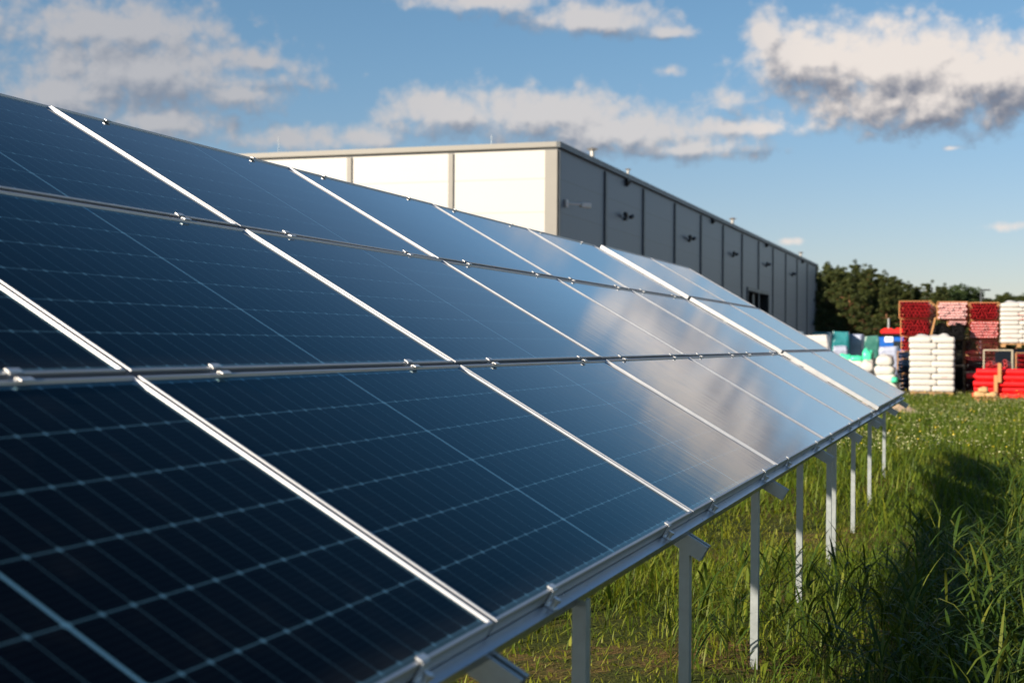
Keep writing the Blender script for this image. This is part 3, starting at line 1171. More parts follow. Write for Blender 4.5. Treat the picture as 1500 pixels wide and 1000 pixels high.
plant(1391, 413, 196, 'leafy', "rounded leafy tree above the pink pipe ends", "round trees above the pipe stacks", .95)
plant(1410, 411, 200, 'leafy', "rounded leafy tree left of the street lamp", "round trees above the pipe stacks", .9)
far_t = [(1424, 430), (1433, 437), (1441, 440), (1449, 436), (1457, 434), (1463, 431), (1470, 436), (1476, 427), (1483, 434), (1490, 433), (1497, 429), (1505, 433), (1514, 427), (1526, 430)]
for i, (px, pt) in enumerate(far_t):
    plant(px, pt, 262 + random.uniform(-10, 14), 'pine', "small distant pine tree on the skyline right of the street lamp", "distant pines on the skyline", 1.5)
for i, px in enumerate(range(1428, 1530, 9)):
    plant(px, 442 + random.uniform(0, 4), 275 + random.uniform(-5, 5), 'pine', "small distant pine tree on the skyline right of the street lamp", "distant pines on the skyline", 1.9)

# street lamp far behind
t = on_y(1437, 424, 95)
lampo = thing("street_lamp", "tall grey street lamp with two arms above the far pines", "street lamp", (t.x, t.y, 0))
b = MB()
b.tube((0, 0, 0), (0, 0, t.z), 0.07, 0.04, n=8)
b.build("pole", M['trim_grey'], lampo)
b = MB()
b.box((0.28, 0, t.z - .03), (0.56, 0.12, 0.09), bev=.02)
b.build("lamp_head", M['lamp_dark'], lampo)
b = MB()
b.box((0.22, 0, t.z - .56), (0.40, 0.10, 0.08), bev=.02)
b.build("lamp_head", M['lamp_dark'], lampo)


# ------------------------------------------------------------------ storage yard
def pipe_bundle(x0, x1, z0, z1, y, length, mat, label, cols, rows, frame=True, skip=None, group="strapped pipe bundles in the yard", timber='timber', name="pipe_bundle", wall=0.86, lit_bore=False):
    """pipes lying along the row, their ends to the camera"""
    root = thing(name, label, "pipe bundle", ((x0 + x1) / 2, y, z0), 0.0, group)
    w, h = x1 - x0, z1 - z0
    fr = 0.03 if frame else 0.0
    dx = (w - 2 * fr) / (cols + 0.5)
    dz = (h - 2 * fr) / rows
    r = min(dx, dz) * 0.5
    first = None
    rnd = random.Random(int(x0 * 1000 + z0 * 77))
    for j in range(rows):
        for i in range(cols):
            if skip and skip(i, j):
                continue
            if first is None:
                b = MB()
                b.pipe((0, 0, 0), (0, length, 0), r * 1.02, r * wall, n=10, inner=1)  # inner face coloured black for the shade inside the pipe
                if lit_bore:
                    b.cur = 2
                    b.tube((0, .02, 0), (0, .05, 0), r * wall * .985, n=10)  # added pale disc, paints the sunlit inside of the pipe
                first = b.build("pipe", [mat, M['black_pipe'], M['lit_bore']], root)
                c = first
            else:
                c = dup(first)
            c.location = (-w / 2 + fr + dx * (i + .5 + (.5 if j % 2 else 0)), rnd.uniform(-.05, .05), fr + dz * (j + .5))
    if frame:
        for yy in (0.25, length * .5, length - .3):
            b = MB()
            b.box((0, yy, fr / 2 - .005), (w, .09, fr - .01))
            b.box((0, yy, h - fr / 2), (w, .09, fr - .01))
            b.box((-w / 2 + fr / 2, yy, h / 2 - .002), (fr, .09, h - 2 * fr - .006))
            b.box((w / 2 - fr / 2, yy, h / 2 - .002), (fr, .09, h - 2 * fr - .006))
            b.build("timber_frame", M[timber], root)
    return root


def span(pxa, pxb, pya, pyb, y):
    a, c = on_y(pxa, pyb, y), on_y(pxb, pya, y)
    return a.x, c.x, a.z, c.z


YB = 50.0
x0, x1, z0, z1 = span(1316, 1364, 440, 466, YB)
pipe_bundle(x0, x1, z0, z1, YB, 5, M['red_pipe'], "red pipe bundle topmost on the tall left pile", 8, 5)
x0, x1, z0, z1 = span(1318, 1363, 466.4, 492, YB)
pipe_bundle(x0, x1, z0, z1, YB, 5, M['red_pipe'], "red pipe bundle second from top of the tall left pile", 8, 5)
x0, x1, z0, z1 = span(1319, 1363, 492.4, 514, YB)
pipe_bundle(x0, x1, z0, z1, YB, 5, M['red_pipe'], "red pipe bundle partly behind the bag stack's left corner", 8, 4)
x0, x1, z0, z1 = span(1313.5, 1352, 514.4, 526, YB)
pipe_bundle(x0, x1, z0, z1, YB, 5, M['blue_pipe'], "thin navy pipe bundle under the red pile", 8, 2)
x0, x1, z0, z1 = span(1313.5, 1352, 526.4, 548, YB)
pipe_bundle(x0, x1, z0, z1, YB, 5, M['blue_pipe'], "navy pipe bundle with orange timber beside the white sacks", 8, 4)
x0, x1, z0, z1 = span(1315, 1352, 548.4, 571.5, YB)
pipe_bundle(x0, x1, 0.03, z1, YB, 5, M['blue_pipe'], "navy pipe bundle lowest on the ground left of the bag stack", 8, 4)

x0, x1, z0, z1 = span(1372, 1418, 441, 468, YB)
pipe_bundle(x0, x1, z0, z1, YB, 5, M['pink_pipe'], wall=0.70, lit_bore=True, label="pink pipe bundle with pale ends in a light timber frame", cols=10, rows=6)
x0, x1, z0, z1 = span(1387, 1417, 468.4, 477, YB)
pipe_bundle(x0, x1, z0, z1, YB, 5, M['pink_pipe'], wall=0.70, lit_bore=True, label="narrow pale pipe bundle below the pink one", cols=8, rows=2)
x0, x1, z0, z1 = span(1363.5, 1412, 472, 497, YB - .6)
heap = [0.6, .9, 1, 1, .9, .7, .65, .9, 1, 1, .9, .8]
pipe_bundle(x0, x1, z0, z1, YB - .6, 4.2, M['black_pipe'], "loose black pipe bundle with an uneven top behind the bag stack", 11, 6, frame=False, skip=lambda i, j: j + 1 > heap[i] * 6)
x0, x1, z0, z1 = span(1396, 1412, 497.4, 536, YB)
pipe_bundle(x0, x1, z0, z1, YB, 5, M['black_pipe'], "narrow black pipe bundle right of the bag stack", 4, 9, timber='old_timber')
x0, x1, z0, z1 = span(1396, 1412, 536.4, 574, YB)
pipe_bundle(x0, x1, 0.03, z1, YB, 5, M['black_pipe'], "narrow black pipe bundle at ground level right of the bag stack", 4, 9, timber='old_timber')
x0, x1, z0, z1 = span(1364, 1396, 497.4, 536, YB)
pipe_bundle(x0, x1, 0.03, z1, YB + .3, 5, M['black_pipe'], "black pipe bundle hidden low behind the bag stack", 8, 12, timber='old_timber')

x0, x1, z0, z1 = span(1420, 1464, 442, 468.5, YB)
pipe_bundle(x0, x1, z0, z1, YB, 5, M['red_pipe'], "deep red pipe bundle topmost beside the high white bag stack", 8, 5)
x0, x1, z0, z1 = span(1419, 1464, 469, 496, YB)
pipe_bundle(x0, x1, z0, z1, YB, 5, M['red_pipe'], wall=0.66, lit_bore=True, label="red pipe bundle with pale ends under the deep red one", cols=10, rows=6)
x0, x1, z0, z1 = span(1413, 1464, 496.5, 520, YB)
pipe_bundle(x0, x1, z0, z1, YB, 5, M['dark_red'], "shade-darkened red pipe bundle under the pinkish red one", 10, 5, timber='old_timber')
x0, x1, z0, z1 = span(1413, 1464, 520.5, 546, YB)
pipe_bundle(x0, x1, z0, z1, YB, 5, M['dark_red'], "shade-darkened red pipe bundle behind the metal rack", 10, 5, timber='old_timber')
pipe_bundle(x0, x1, 0.03, z0 - .02, YB, 5, M['dark_red'], "shade-darkened red pipe bundle lowest behind the bright red pipes", 10, 5, timber='old_timber')
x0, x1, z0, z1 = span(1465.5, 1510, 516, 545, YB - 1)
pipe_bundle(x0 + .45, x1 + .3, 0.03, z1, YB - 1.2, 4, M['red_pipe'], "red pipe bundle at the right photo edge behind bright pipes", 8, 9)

# timber prop leaning at the black heap
a, c = on_y(1363.5, 492, 49.2), on_y(1370, 465, 49.2)
b = MB()
b.tube((0, 0, 0), c - a, .035, n=4)
o = b.build("timber_prop", M['timber'])
o.location = a
tag(o, "slanted pale timber prop left of the black pipe heap", "timber")

# pallets of white sacks
sack_meshes = []
for s in range(3):
    b = MB()
    b.pillow((0, 0, 0), (1, 1, 1), seed=70 + s, n=9.0, segs=28, rings=12, lump=0.028, ev=0.34)
    o = b.build("bag", M['sack'], smooth=True)
    sack_meshes.append(o.data)
    bpy.data.objects.remove(o)


def pallet_mb(w, d):
    b = MB()
    for i in range(5):
        b.box((-w / 2 + w * (i + .5) / 5, 0, .125), (w / 5 * .72, d, .022))
    for yy in (-d / 2 + .06, 0, d / 2 - .06):
        b.box((0, yy, .1), (w, .1, .022))
        for xx in (-w / 2 + .08, 0, w / 2 - .08):
            b.box((xx, yy, .045), (.13, .1, .085))
    return b


def bag_stack(x, y, z, w, d, h, layers, label, top="film", group="white bag stacks in the yard"):
    root = thing("bag_stack", label, "bag stack", (x, y, z), R(random.uniform(-1, 2)), group)
    pallet_mb(w * .98, d * .98).build("pallet", M['old_timber'], root)
    zb = .137
    lh = (h - zb - .08) / layers
    rnd = random.Random(int(x * 100))
    for k in range(layers):
        if k % 2 == 0:
            lay = [(-.25, -.25, .5, .5), (.25, -.25, .5, .5), (-.25, .25, .5, .5), (.25, .25, .5, .5)]
        else:
            lay = [(-.19, -.25, .62, .5), (.31, -.25, .38, .5), (-.31, .25, .38, .5), (.19, .25, .62, .5)]
        for (cx_, cy_, sx, sy) in lay:
            o = bpy.data.objects.new("bag", rnd.choice(sack_meshes))
            COL.objects.link(o)
            o.parent = root
            o.location = (cx_ * w + rnd.uniform(-.012, .012), cy_ * d + rnd.uniform(-.012, .012), zb + lh * (k + .5))
            o.scale = (sx * w * 1.03, sy * d * 1.03, lh * 1.09)
            o.rotation_euler = (0, 0, rnd.uniform(-.02, .02))
    # printed marks on some bag fronts
    b = MB()
    for k in range(layers):
        if rnd.random() < .45:
            xx = rnd.choice((-.27, .05, .28)) * w
            b.box((xx, -d * .5 - .012, zb + lh * (k + .5)), (.16, .012, .035))
    b.build("print", M['print_red'], root)
    # film hood with gathered peaks
    b = MB()
    n = 16
    vs = []
    for j in range(n + 1):
        for i in range(n + 1):
            u, v = i / n * 2 - 1, j / n * 2 - 1
            ee = max(abs(u), abs(v))
            zz = h - .03 - .16 * ee ** 5 + .035 * math.sin(u * 6 + 1) * math.sin(v * 5) + .07 * math.exp(-((u - .55) ** 2 + (v + .5) ** 2) * 14) + .05 * math.exp(-((u + .7) ** 2 + (v + .3) ** 2) * 14)
            k = 1.0 - .04 * (1 - ee)
            vs.append((u * w / 2 * 1.01 * k, v * d / 2 * 1.01 * k, zz))
    fs = [(j * (n + 1) + i, j * (n + 1) + i + 1, (j + 1) * (n + 1) + i + 1, (j + 1) * (n + 1) + i) for j in range(n) for i in range(n)]
    b.add(vs, fs)
    b.build("film_hood", M['film'], root, smooth=True)
    return root


x0, x1, z0, z1 = span(1331, 1397.5, 490, 579, 47.5)
bag_stack((x0 + x1) / 2, 48.2, 0.02, x1 - x0, 1.15, z1 - .02, 9, "tall pallet of white bags standing in front of the pipe stacks")
x0, x1, z0, z1 = span(1465, 1520, 440, 504, 49.4)
# high stack rests on a pallet carried by crates under a tarpaulin
root = thing("covered_crates", "low crates under a dark navy tarpaulin below the high bag stack", "crates", ((x0 + x1) / 2, 50.1, 0))
b = MB()
b.box((0, 0, z0 / 2 - .12), (x1 - x0 + .3, 1.5, z0 - .24), bev=.04)
b.build("crate", M['tarp'], root)
b = MB()
n = 14
vs = []
for j in range(n + 1):
    for i in range(n + 1):
        u, v = i / n * 2 - 1, j / n * 2 - 1
        ee = max(abs(u), abs(v))
        drop = max(0, ee - .8) * 6.0
        vs.append((u * .5 * (x1 - x0 + .42) * (1 + .02 * math.sin(9 * v)), v * .85 * (1 + .02 * math.sin(11 * u)), z0 - .17 + .03 * math.sin(5 * u + 2 * v) - drop * (1 + .3 * math.sin(9 * u + 7 * v))))
fs = [(j * (n + 1) + i, j * (n + 1) + i + 1, (j + 1) * (n + 1) + i + 1, (j + 1) * (n + 1) + i) for j in range(n) for i in range(n)]
b.add(vs, fs)
b.build("tarpaulin", M['tarp'], root, smooth=True)
bag_stack((x0 + x1) / 2, 50.1, z0 - .1, x1 - x0, 1.15, z1 - z0 + .1, 9, "pallet of white bags raised high at the photo's right edge")

# loose sack heaps


def sack(x, y, z, s, mat, label, cat="sack", group="loose sacks left of the pipe stacks", rz=0.0, tilt=0.0, seed=0):
    b = MB()
    b.pillow((0, 0, s[2] / 2), s, seed=seed, n=4.5, segs=26, rings=13, lump=.10, ev=.62)
    o = b.build("sack", mat, smooth=True)
    o.location = (x, y, z)
    o.rotation_euler = (tilt, 0, rz)
    return tag(o, label, cat, group)


def sack_at(pxa, pxb, pya, pyb, y, mat, label, seed, tilt=0.0):
    x0, x1, z0, z1 = span(pxa, pxb, pya, pyb, y)
    return sack((x0 + x1) / 2, y, max(z0, .02), ((x1 - x0) * 1.06, .75, (z1 - max(z0, .02)) * 1.12), mat, label, seed=seed, tilt=tilt)


Y1 = 49.2
sack_at(1283, 1316, 560, 576, Y1, M['sack'], "white sack at the bottom of the right sack pile", 1)
sack_at(1284, 1313, 549, 562, Y1, M['sack'], "white sack second from the bottom of the right pile", 2)
sack_at(1282, 1311, 536, 551, Y1, M['sack'], "white sack third from the bottom of the right pile", 3)
sack_at(1284, 1309, 522, 538, Y1, M['sack'], "rounded white sack topmost on the right pile", 4)
sack_at(1306, 1315, 553, 561, Y1 - .5, M['green_sack'], "small green bag on the front of the right sack pile", 5)
Y2 = 53
sack_at(1244, 1282, 545, 566, Y2, M['sack'], "wide white sack at the bottom of the left pile", 6)
sack_at(1262, 1282, 530, 547, Y2 - .4, M['sack'], "white sack beside the dark post in the sack piles", 7)
sack_at(1240, 1266, 527, 546, Y2, M['sack'], "white sack under the green bags", 8)
sack_at(1246, 1265, 522, 531, Y2, M['green_sack'], "flat green bag lying on the left white sacks", 9)
sack_at(1264, 1279, 514, 534, Y2, M['green_sack'], "upright bright green bag on top of the left pile", 10)
sack_at(1230, 1248, 520, 530, Y2 + .5, M['green_sack'], "green bag nearest the solar panel edge", 11)
t = on_y(1280.5, 524, 51.5)
root = thing("bin_post", "dark narrow post between the two white sack piles", "post", (t.x, t.y, 0))
b = MB()
b.box((0, 0, t.z / 2), (.10, .08, t.z), bev=.01)
b.build("post_shaft", M['lamp_dark'], root)
b = MB()
b.box((0, 0, .03), (.24, .24, .05), bev=.01)
b.build("base_plate", M['galv'], root)


# wrapped pallets
def wrapped(pxa, pxb, pya, y, mat, label, seed, d=1.1, zb=0.02):
    x0, x1, z0, z1 = span(pxa, pxb, pya, pya + 10, y)
    w, h = x1 - x0, z1 - zb
    root = thing("wrapped_pallet", label, "wrapped pallet", ((x0 + x1) / 2, y + d / 2, zb), R(random.uniform(-4, 4)), "film wrapped pallets in the yard")
    pallet_mb(w, d).build("pallet", M['old_timber'], root)
    b = MB()
    n, rows = 24, 9
    rnd = random.Random(seed)
    ph = [rnd.uniform(0, 6) for _ in range(6)]
    vs = []
    for j in range(rows + 1):
        zz = .14 + (h - .14) * j / rows
        for i in range(n):
            a = 2 * math.pi * (i + .5) / n
            cx_, sy_ = math.cos(a), math.sin(a)
            e = 2 / 9
            x = math.copysign(abs(cx_) ** e, cx_) * w / 2
            yv = math.copysign(abs(sy_) ** e, sy_) * d / 2
            k = 1 + .018 * math.sin(j * 2.2 + ph[0] + 2 * a) + .02 * math.sin(5 * a + ph[1] + j)
            if j == rows:
                k *= .9
                zz2 = h + .03 * math.sin(3 * a + ph[2])
            else:
                zz2 = zz - (0.02 if j == rows - 1 else 0)
            vs.append((x * k, yv * k, zz2))
    fs = [(j * n + i, j * n + (i + 1) % n, (j + 1) * n + (i + 1) % n, (j + 1) * n + i) for j in range(rows) for i in range(n)]
    fs += [tuple(range(rows * n, (rows + 1) * n)), tuple(range(n))[::-1]]
    b.add(vs, fs)
    b.build("wrapping", mat, root)
    return root


wrapped(1176, 1213, 491, 58, M['film'], "white wrapped pallet peeking over the solar panels", 1, 1.2)
wrapped(1140, 1174, 486, 62, M['film'], "white wrapped pallet mostly hidden by the solar panels", 9, 1.2)
wrapped(1188, 1216, 487, 72, M['teal'], "teal wrapped pallet behind the white one", 2)
wrapped(1217, 1243, 486, 66, M['teal'], "bright teal wrapped pallet next to the white wrapped one", 3)
wrapped(1243.5, 1264, 490, 67, M['grey_film'], "grey lilac wrapped pallet between the teal and green ones", 4)
wrapped(1264.5, 1287, 492, 66, M['green_film'], "dark green wrapped pallet left of the blue machine", 5)
wrapped(1219, 1240, 507, 61, M['grey_film'], "low grey wrapped pallet in front of the teal one", 6)
wrapped(1287.5, 1316, 508, 64, M['grey_film'], "grey wrapped pallet below the blue machine", 7)

# blue vehicle with red roof and white panel
t0, t1 = on_y(1285, 482, 76), on_y(1330, 482, 76)
root = thing("utility_truck", "blue utility truck with red roof and white front panel behind pallets", "truck", ((t0.x + t1.x) / 2, 77, 0.02))
w = t1.x - t0.x
zt = t0.z
b = MB()
b.box((0, 0.4, .75), (w, 3.4, .5), bev=.06)
b.box((0, -.4, 1.515), (w * .98, 1.7, 1.02), bev=.08)
b.build("cab", M['truck_blue'], root)
b = MB()
b.box((w * .04, -.4, zt - .15), (w * .86, 1.5, .24), bev=.07)
b.box((-w * .16, -.6, zt - .02), (w * .30, .7, .10), bev=.03)
b.box((w * .22, -.5, zt - .01), (w * .24, .6, .12), bev=.03)
b.build("roof", M['truck_red'], root)
b = MB()
b.box((-w * .10, -1.28, 1.90), (.42, .05, .28), bev=.02)
b.build("front_panel", M['truck_white'], root)
b = MB()
b.box((w * .24, -1.27, 1.62), (w * .40, .05, .40), bev=.02)
b.build("windscreen", M['glass_dark'], root)
for sx in (-1, 1):
    for yy in (-.6, 1.4):
        b = MB()
        b.tube((sx * (w / 2 - .12), yy, .42), (sx * (w / 2 + .10), yy, .42), .42, n=18)
        wl = b.build("wheel", M['rubber'], root)
        b = MB()
        b.tube((sx * (w / 2 + .101), yy, .42), (sx * (w / 2 + .12), yy, .42), .2, n=12)
        b.build("rim", M['galv'], wl)
b = MB()
b.tube((-w * .18, .2, zt - .1), (-w * .18, .2, zt + .55), .05, n=8)
b.build("exhaust", M['galv'], root)
b = MB()
b.box((-w / 2 - .16, -.5, 1.93), (.40, 1.2, .08), bev=.02)
b.tube((-w / 2 - .30, -.5, .6), (-w / 2 - .30, -.5, 1.89), .03, n=6)
b.build("side_platform", M['orange'], root)

# bright red pipes lying across, in two bundles with timber battens
YR = 44.0


def cross_bundle(px0, pya, pyb, rows, label, battens, depth_n=4, z_floor=None):
    a, c = on_y(px0, pya, YR), on_y(px0, pyb, YR)
    zb = c.z if z_floor is None else z_floor
    h = a.z - zb
    r = h / rows / 2
    root = thing("cross_pipe_bundle", label, "pipe bundle", (a.x, YR, zb), R(-1.5), "bright red pipes lying crosswise")
    first = None
    rnd = random.Random(int(pya))
    for j in range(rows):
        for i in range(depth_n):
            if first is None:
                b = MB()
                b.pipe((0, 0, 0), (6.0, 0, 0), r * .99, r * .8, n=14)
                first = b.build("pipe", M['bright_red'], root, smooth=False)
                c_ = first
            else:
                c_ = dup(first)
            c_.location = (rnd.uniform(-.08, .06), r * 2 * (i + (.5 if j % 2 else 0)), r + 2 * r * j)
    for px in battens:
        p = on_y(px, pya, YR)
        b = MB()
        b.box((p.x - a.x, -r - .05, h / 2 + .06), (.10, .07, h + .22), bev=.006)
        b.build("timber_batten", M['timber'], root)
    return root


cross_bundle(1428.5, 557.5, 583, 3, "lower bundle of bright red pipes lying crosswise on the grass", (1459, 1530), z_floor=.10)
cross_bundle(1432, 540, 557, 2, "upper bundle of bright red pipes with a timber batten", (1464.5, 1535))
a = on_y(1416, 550, 48.5)
b = MB()
b.pipe((0, 0, 0), (1.0, 0, 0), .09, .072, n=12)
o = b.build("short_pipe", M['bright_red'])
o.location = (a.x, 48.5, a.z)
tag(o, "short red pipe poking out left of the bright red bundles", "pipe")

# metal rack with offcuts
x0, x1, z0, z1 = span(1440, 1484, 512, 541, 46.2)
root = thing("metal_rack", "square zinc tube rack filled with red pipe offcuts", "rack", ((x0 + x1) / 2, 46.2, 0.02))
w, h = x1 - x0, z1 - .02
b = MB()
tb = .035
for yy in (0, .9):
    for s in (-1, 1):
        b.box((s * (w / 2 - tb / 2), yy, h / 2), (tb, tb, h))
    b.box((0, yy, h - tb / 2), (w - 2 * tb - .004, tb, tb))
    b.box((0, yy, .70), (w - 2 * tb - .004, tb, tb))
for s in (-1, 1):
    b.box((s * (w / 2 - tb / 2), .45, h - tb / 2), (tb, .9 - tb - .004, tb))
    b.box((s * (w / 2 - tb / 2), .45, .70), (tb, .9 - tb - .004, tb))
b.build("rack_frame", M['steel_frame'], root)
rnd = random.Random(4)
off = None
for i in range(26):
    if off is None:
        b = MB()
        b.pipe((0, -.35, 0), (0, .35, 0), .058, .046, n=12)
        off = b.build("pipe_offcut", M['red_pipe'], root)
        c = off
    else:
        c = dup(off)
    c.location = (rnd.uniform(-w / 2 + .1, w / 2 - .1), .45 + rnd.uniform(-.1, .1), .78 + (i // 8) * .10 + rnd.uniform(0, .03))
    c.rotation_euler = (rnd.uniform(-.1, .1), 0, rnd.uniform(-.35, .35))

# pallet with brown sacks beside the red pipes
a = on_y(1443, 589, 42.6)
root = thing("small_pallet", "small wooden pallet lying at the grass edge by red pipes", "pallet", (a.x, 42.7, 0.02))
pallet_mb(.62, .6).build("pallet_deck", M['timber'], root)
for i, (dx, dz, sx, lab) in enumerate([(-.13, .16, .36, "crumpled brown sack on the left of the small pallet"), (.16, .16, .34, "crumpled brown sack on the right of the small pallet"), (-.05, .29, .28, "small brown sack on top of the pallet sacks")]):
    sack(a.x + dx, 42.7, dz, (sx, .42, .17), M['brown_sack'], lab, group="brown sacks on the small pallet", seed=30 + i)

# sand heap beyond the array end
t = on_z(1312, 604)
b = MB()
n = 30
vs = []
for j in range(n + 1):
    for i in range(n + 1):
        u, v = i / n * 2 - 1, j / n * 2 - 1
        rr = math.hypot(u, v)
        zz = max(0, 1 - rr) ** 1.3 * .55 * (1 + .25 * math.sin(5 * u + 1) * math.sin(4 * v)) - .06
        vs.append((u * 1.1, v * 1.6, zz))
b.add(vs, [(j * (n + 1) + i, j * (n + 1) + i + 1, (j + 1) * (n + 1) + i + 1, (j + 1) * (n + 1) + i) for j in range(n) for i in range(n)])
o = b.build("sand_heap", M['sand'], smooth=True)
o.location = (t.x - .3, t.y, 0.02)
tag(o, "low pinkish sand heap beyond the end of the solar array", "sand heap")


# ------------------------------------------------------------------ grass and flowers
def blades(bx, by, bz, length, width, lean, az_, curve, rng, segs=3):
    n = len(bx)
    P = np.stack([bx, by, bz], 1)
    side = np.stack([-np.sin(az_), np.cos(az_), np.zeros(n)], 1)
    # twist the blade a little about its spine
    rows = []
    wprof = [0.55, 1.0, 0.72, 0.04] if segs == 3 else [0.5, 0.95, 1.0, 0.7, 0.03]
    th = lean.copy()
    for s in range(segs + 1):
        w = (width * wprof[s] * .5)[:, None]
        rows.append(P - side * w)
        rows.append(P + side * w)
        if s < segs:
            th = th + curve * (0.5 if s == 0 else 1.0)
            st = (length / segs)[:, None]
            P = P + st * np.stack([np.sin(th) * np.cos(az_), np.sin(th) * np.sin(az_), np.cos(th)], 1)
    V = np.stack(rows, 1).reshape(-1, 3)
    k = 2 * (segs + 1)
    base = np.arange(n)[:, None] * k
    Q = []
    for s in range(segs):
        Q.append(np.concatenate([base + 2 * s, base + 2 * s + 1, base + 2 * s + 3, base + 2 * s + 2], 1))
    Q = np.stack(Q, 1).reshape(-1, 4)
    return V, Q, k


def patchy(x, y):
    return (np.sin(x * 1.7 + 0.7 * y) * np.sin(y * 1.1 - 0.6 * x) + 0.6 * np.sin(x * 4.1 + 1) * np.sin(y * 3.3 + 2)) * .5


def bare(x, y):
    """1 on worn soil under and beside the array"""
    return np.exp(-(((x + 1.75) / .8) ** 2 + ((y - 6.6) / 1.6) ** 2)) + np.exp(-(((x + 1.8) / .7) ** 2 + ((y - 12.5) / 1.6) ** 2)) \
        + .8 * np.exp(-(((x - .1) / .9) ** 2 + ((y - 20.0) / .5) ** 2))


def grass_zone(n, xr, yr, lr, wr, rng, lean=.45, curve=.3, power=1.0):
    x = rng.uniform(*xr, n)
    y = yr[0] + (yr[1] - yr[0]) * rng.uniform(0, 1, n) ** power
    keep = rng.uniform(0, 1, n) < np.clip(.75 + .5 * patchy(x, y), .25, 1) * np.clip(1 - bare(x, y), .5, 1)
    x, y = x[keep], y[keep]
    n = len(x)
    clump = rng.normal(0, .03, (n, 2))
    ln = rng.uniform(*lr, n) * (1 + .45 * patchy(x * 1.3 + 2, y * 1.1)) * np.clip(1 - .75 * bare(x, y), .3, 1)
    return blades(x + clump[:, 0], y + clump[:, 1], ground_h(x, y) - .01, ln, rng.uniform(*wr, n), np.abs(rng.normal(0, lean, n)), rng.uniform(0, 6.283, n),
                  rng.normal(curve, .22, n), rng), x, y, n


def join(parts):
    Vs, Qs, As = [], [], []
    o = 0
    for V, Q, A in parts:
        Vs.append(V)
        Qs.append(Q + o)
        As.append(A)
        o += len(V)
    return np.concatenate(Vs), np.concatenate(Qs), np.concatenate(As)


parts = []
zones = [
    (85000, (-2.8, 2.0), (4.8, 14), (.07, .17), (.004, .008), .65, .3),     # undergrowth near
    (8500, (-2.4, 2.0), (4.6, 15), (.16, .34), (.006, .012), .5, .35),    # taller blades near
    (46000, (-3.2, 3.2), (14, 27), (.09, .21), (.007, .013), .6, .28),
    (6000, (-3.0, 3.2), (14, 27), (.20, .38), (.010, .016), .45, .3),
    (52000, (-5.5, 5.5), (26, 46.8), (.10, .30), (.012, .022), .45, .25),
    (14000, (-7, 7), (-2, 6), (.12, .4), (.010, .02), .45, .28),
    (26000, (-9, 9), (6, 46), (.12, .3), (.014, .028), .45, .25),
]
for (n, xr, yr, lr, wr, le, cu) in zones:
    (V, Q, k), x, y, n = grass_zone(n, xr, yr, lr, wr, RNG, le, cu)
    yel = np.clip(.42 + .5 * np.clip(bare(x, y), 0, 1) + .22 * patchy(x * .7, y * .6) + RNG.normal(0, .22, n), 0, 1)
    parts.append((V, Q, np.repeat(yel, k)))
# dry litter and cut stalks on the worn soil
n = 16000
x = RNG.uniform(-2.9, .3, n)
y = RNG.uniform(4.8, 14.5, n)
k_ = RNG.uniform(0, 1, n) < np.clip(.6 * bare(x, y), 0, 1)
x, y = x[k_], y[k_]
n = len(x)
V, Q, k = blades(x, y, ground_h(x, y) + .004, RNG.uniform(.03, .11, n), RNG.uniform(.003, .007, n), np.clip(RNG.normal(1.25, .3, n), .3, 1.6), RNG.uniform(0, 6.283, n), RNG.normal(.05, .15, n), RNG)
parts.append((V, Q, np.repeat(np.clip(RNG.normal(.93, .15, n), .3, 1), k)))
V, Q, A = join(parts)
# keep the camera's own spot free
g = np_mesh("grass", V, Q, M['grass'], A)
tag(g, "yellow green meadow grass around the array posts", "grass", kind='stuff')

# reeds: upright stems with broad drooping leaves
parts = []


def reed_patch(n, xr, yr, hr, rng):
    bx = rng.uniform(*xr, n)
    by = rng.uniform(*yr, n)
    hh = rng.uniform(*hr, n)
    P = []
    # stems
    V, Q, k = blades(bx, by, ground_h(bx, by) - .01, hh, np.full(n, .007), np.abs(rng.normal(0, .08, n)), rng.uniform(0, 6.28, n), rng.normal(.02, .04, n), rng)
    P.append((V, Q, np.repeat(np.clip(rng.normal(.6, .2, n), 0, 1), k)))
    for lv in range(7):
        f = .18 + .125 * lv
        a = rng.uniform(0, 6.28, n)
        ln = rng.uniform(.22, .42, n) * (1.05 - .5 * abs(f - .5))
        V, Q, k = blades(bx, by, ground_h(bx, by) + hh * f, ln, rng.uniform(.007, .0165, n), rng.uniform(.2, .9, n), a, rng.uniform(.1, .5, n), rng, 4)
        P.append((V, Q, np.repeat(np.clip(rng.normal(.45, .25, n), 0, 1), k)))
    return P


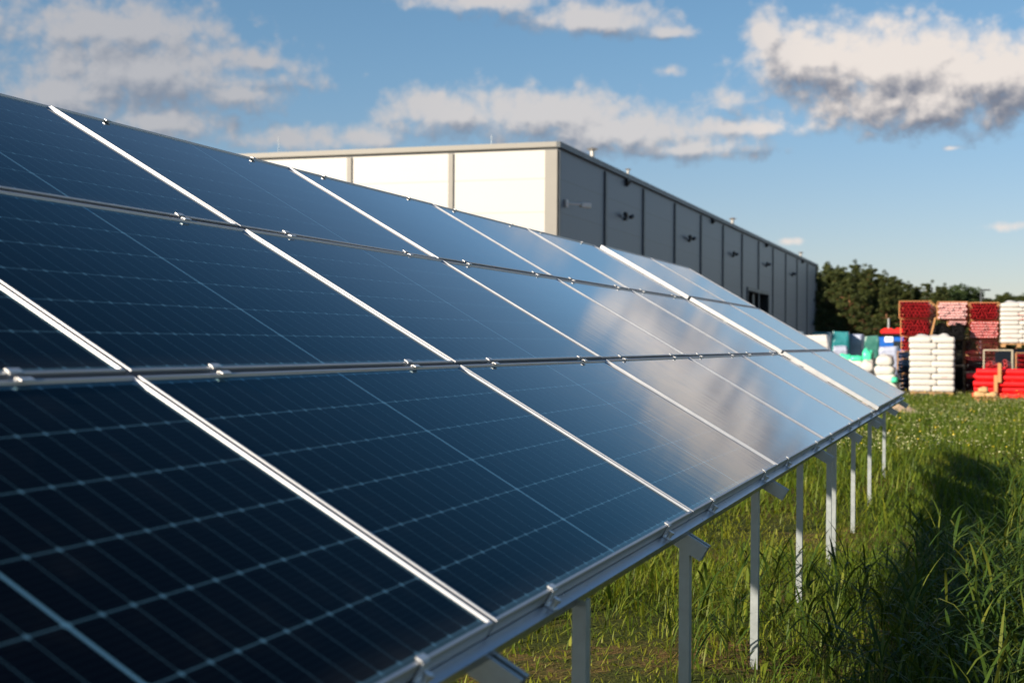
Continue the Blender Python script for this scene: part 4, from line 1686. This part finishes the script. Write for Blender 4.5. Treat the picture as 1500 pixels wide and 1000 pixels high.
for (n, xr, yr, hr) in [(340, (-.1, 1.5), (5.6, 11.0), (.22, .48)), (160, (-.5, .2), (6.0, 10.5), (.25, .5)), (150, (.1, 1.5), (10.5, 16), (.3, .6)),
                        (14, (.35, .85), (4.0, 5.4), (.55, .85)), (60, (.8, 2.6), (5, 12), (.25, .5)), (40, (-1.4, -.5), (6.5, 9.5), (.2, .4)),
                        (120, (1.2, 3.2), (15, 24), (.3, .6))]:
    parts += reed_patch(n, xr, yr, hr, RNG)
V, Q, A = join(parts)
tag(np_mesh("reeds", V, Q, M['reed'], A), "broad leaved green reeds growing in the shade beside the array", "reeds", kind='stuff')


def flower_heads(name, n, xr, yr, r, mat, label, rng, hr=(.2, .34)):
    x = rng.uniform(*xr, n)
    y = rng.uniform(*yr, n)
    keep = rng.uniform(0, 1, n) < np.clip(.5 + patchy(x * .8 + 3, y * .5), .05, 1)
    x, y = x[keep], y[keep]
    n = len(x)
    z = ground_h(x, y) + rng.uniform(*hr, n)
    ang = np.linspace(0, 2 * math.pi, 5)[:-1]
    rr = r * rng.uniform(.6, 1.3, n)
    tx, ty = rng.normal(0, .35, n), rng.normal(0, .35, n)
    ring = []
    for a in ang:
        dx, dy = rr * math.cos(a), rr * math.sin(a)
        ring.append(np.stack([x + dx, y + dy, z + tx * dx + ty * dy], 1))
    low = np.stack([x, y, z - rr * .8], 1)
    V = np.stack(ring + [low], 1).reshape(-1, 3)
    b_ = np.arange(n)[:, None] * 5
    Q = np.concatenate([np.concatenate([b_, b_ + 1, b_ + 2, b_ + 3], 1), np.concatenate([b_ + 1, b_, b_ + 4, b_ + 4], 1)[:0]])
    tag(np_mesh(name, V, Q, mat), label, "flowers", kind='stuff')


flower_heads("white_flowers", 26000, (-3.5, 4.5), (18.5, 44.5), .0095, M['white_flower'], "small white yarrow flowers scattered over the sunlit meadow", RNG)
flower_heads("yellow_flowers", 1500, (-3.5, 4.5), (19, 45.5), .015, M['yellow_flower'], "small yellow flowers scattered over the sunlit meadow", RNG, (.22, .42))
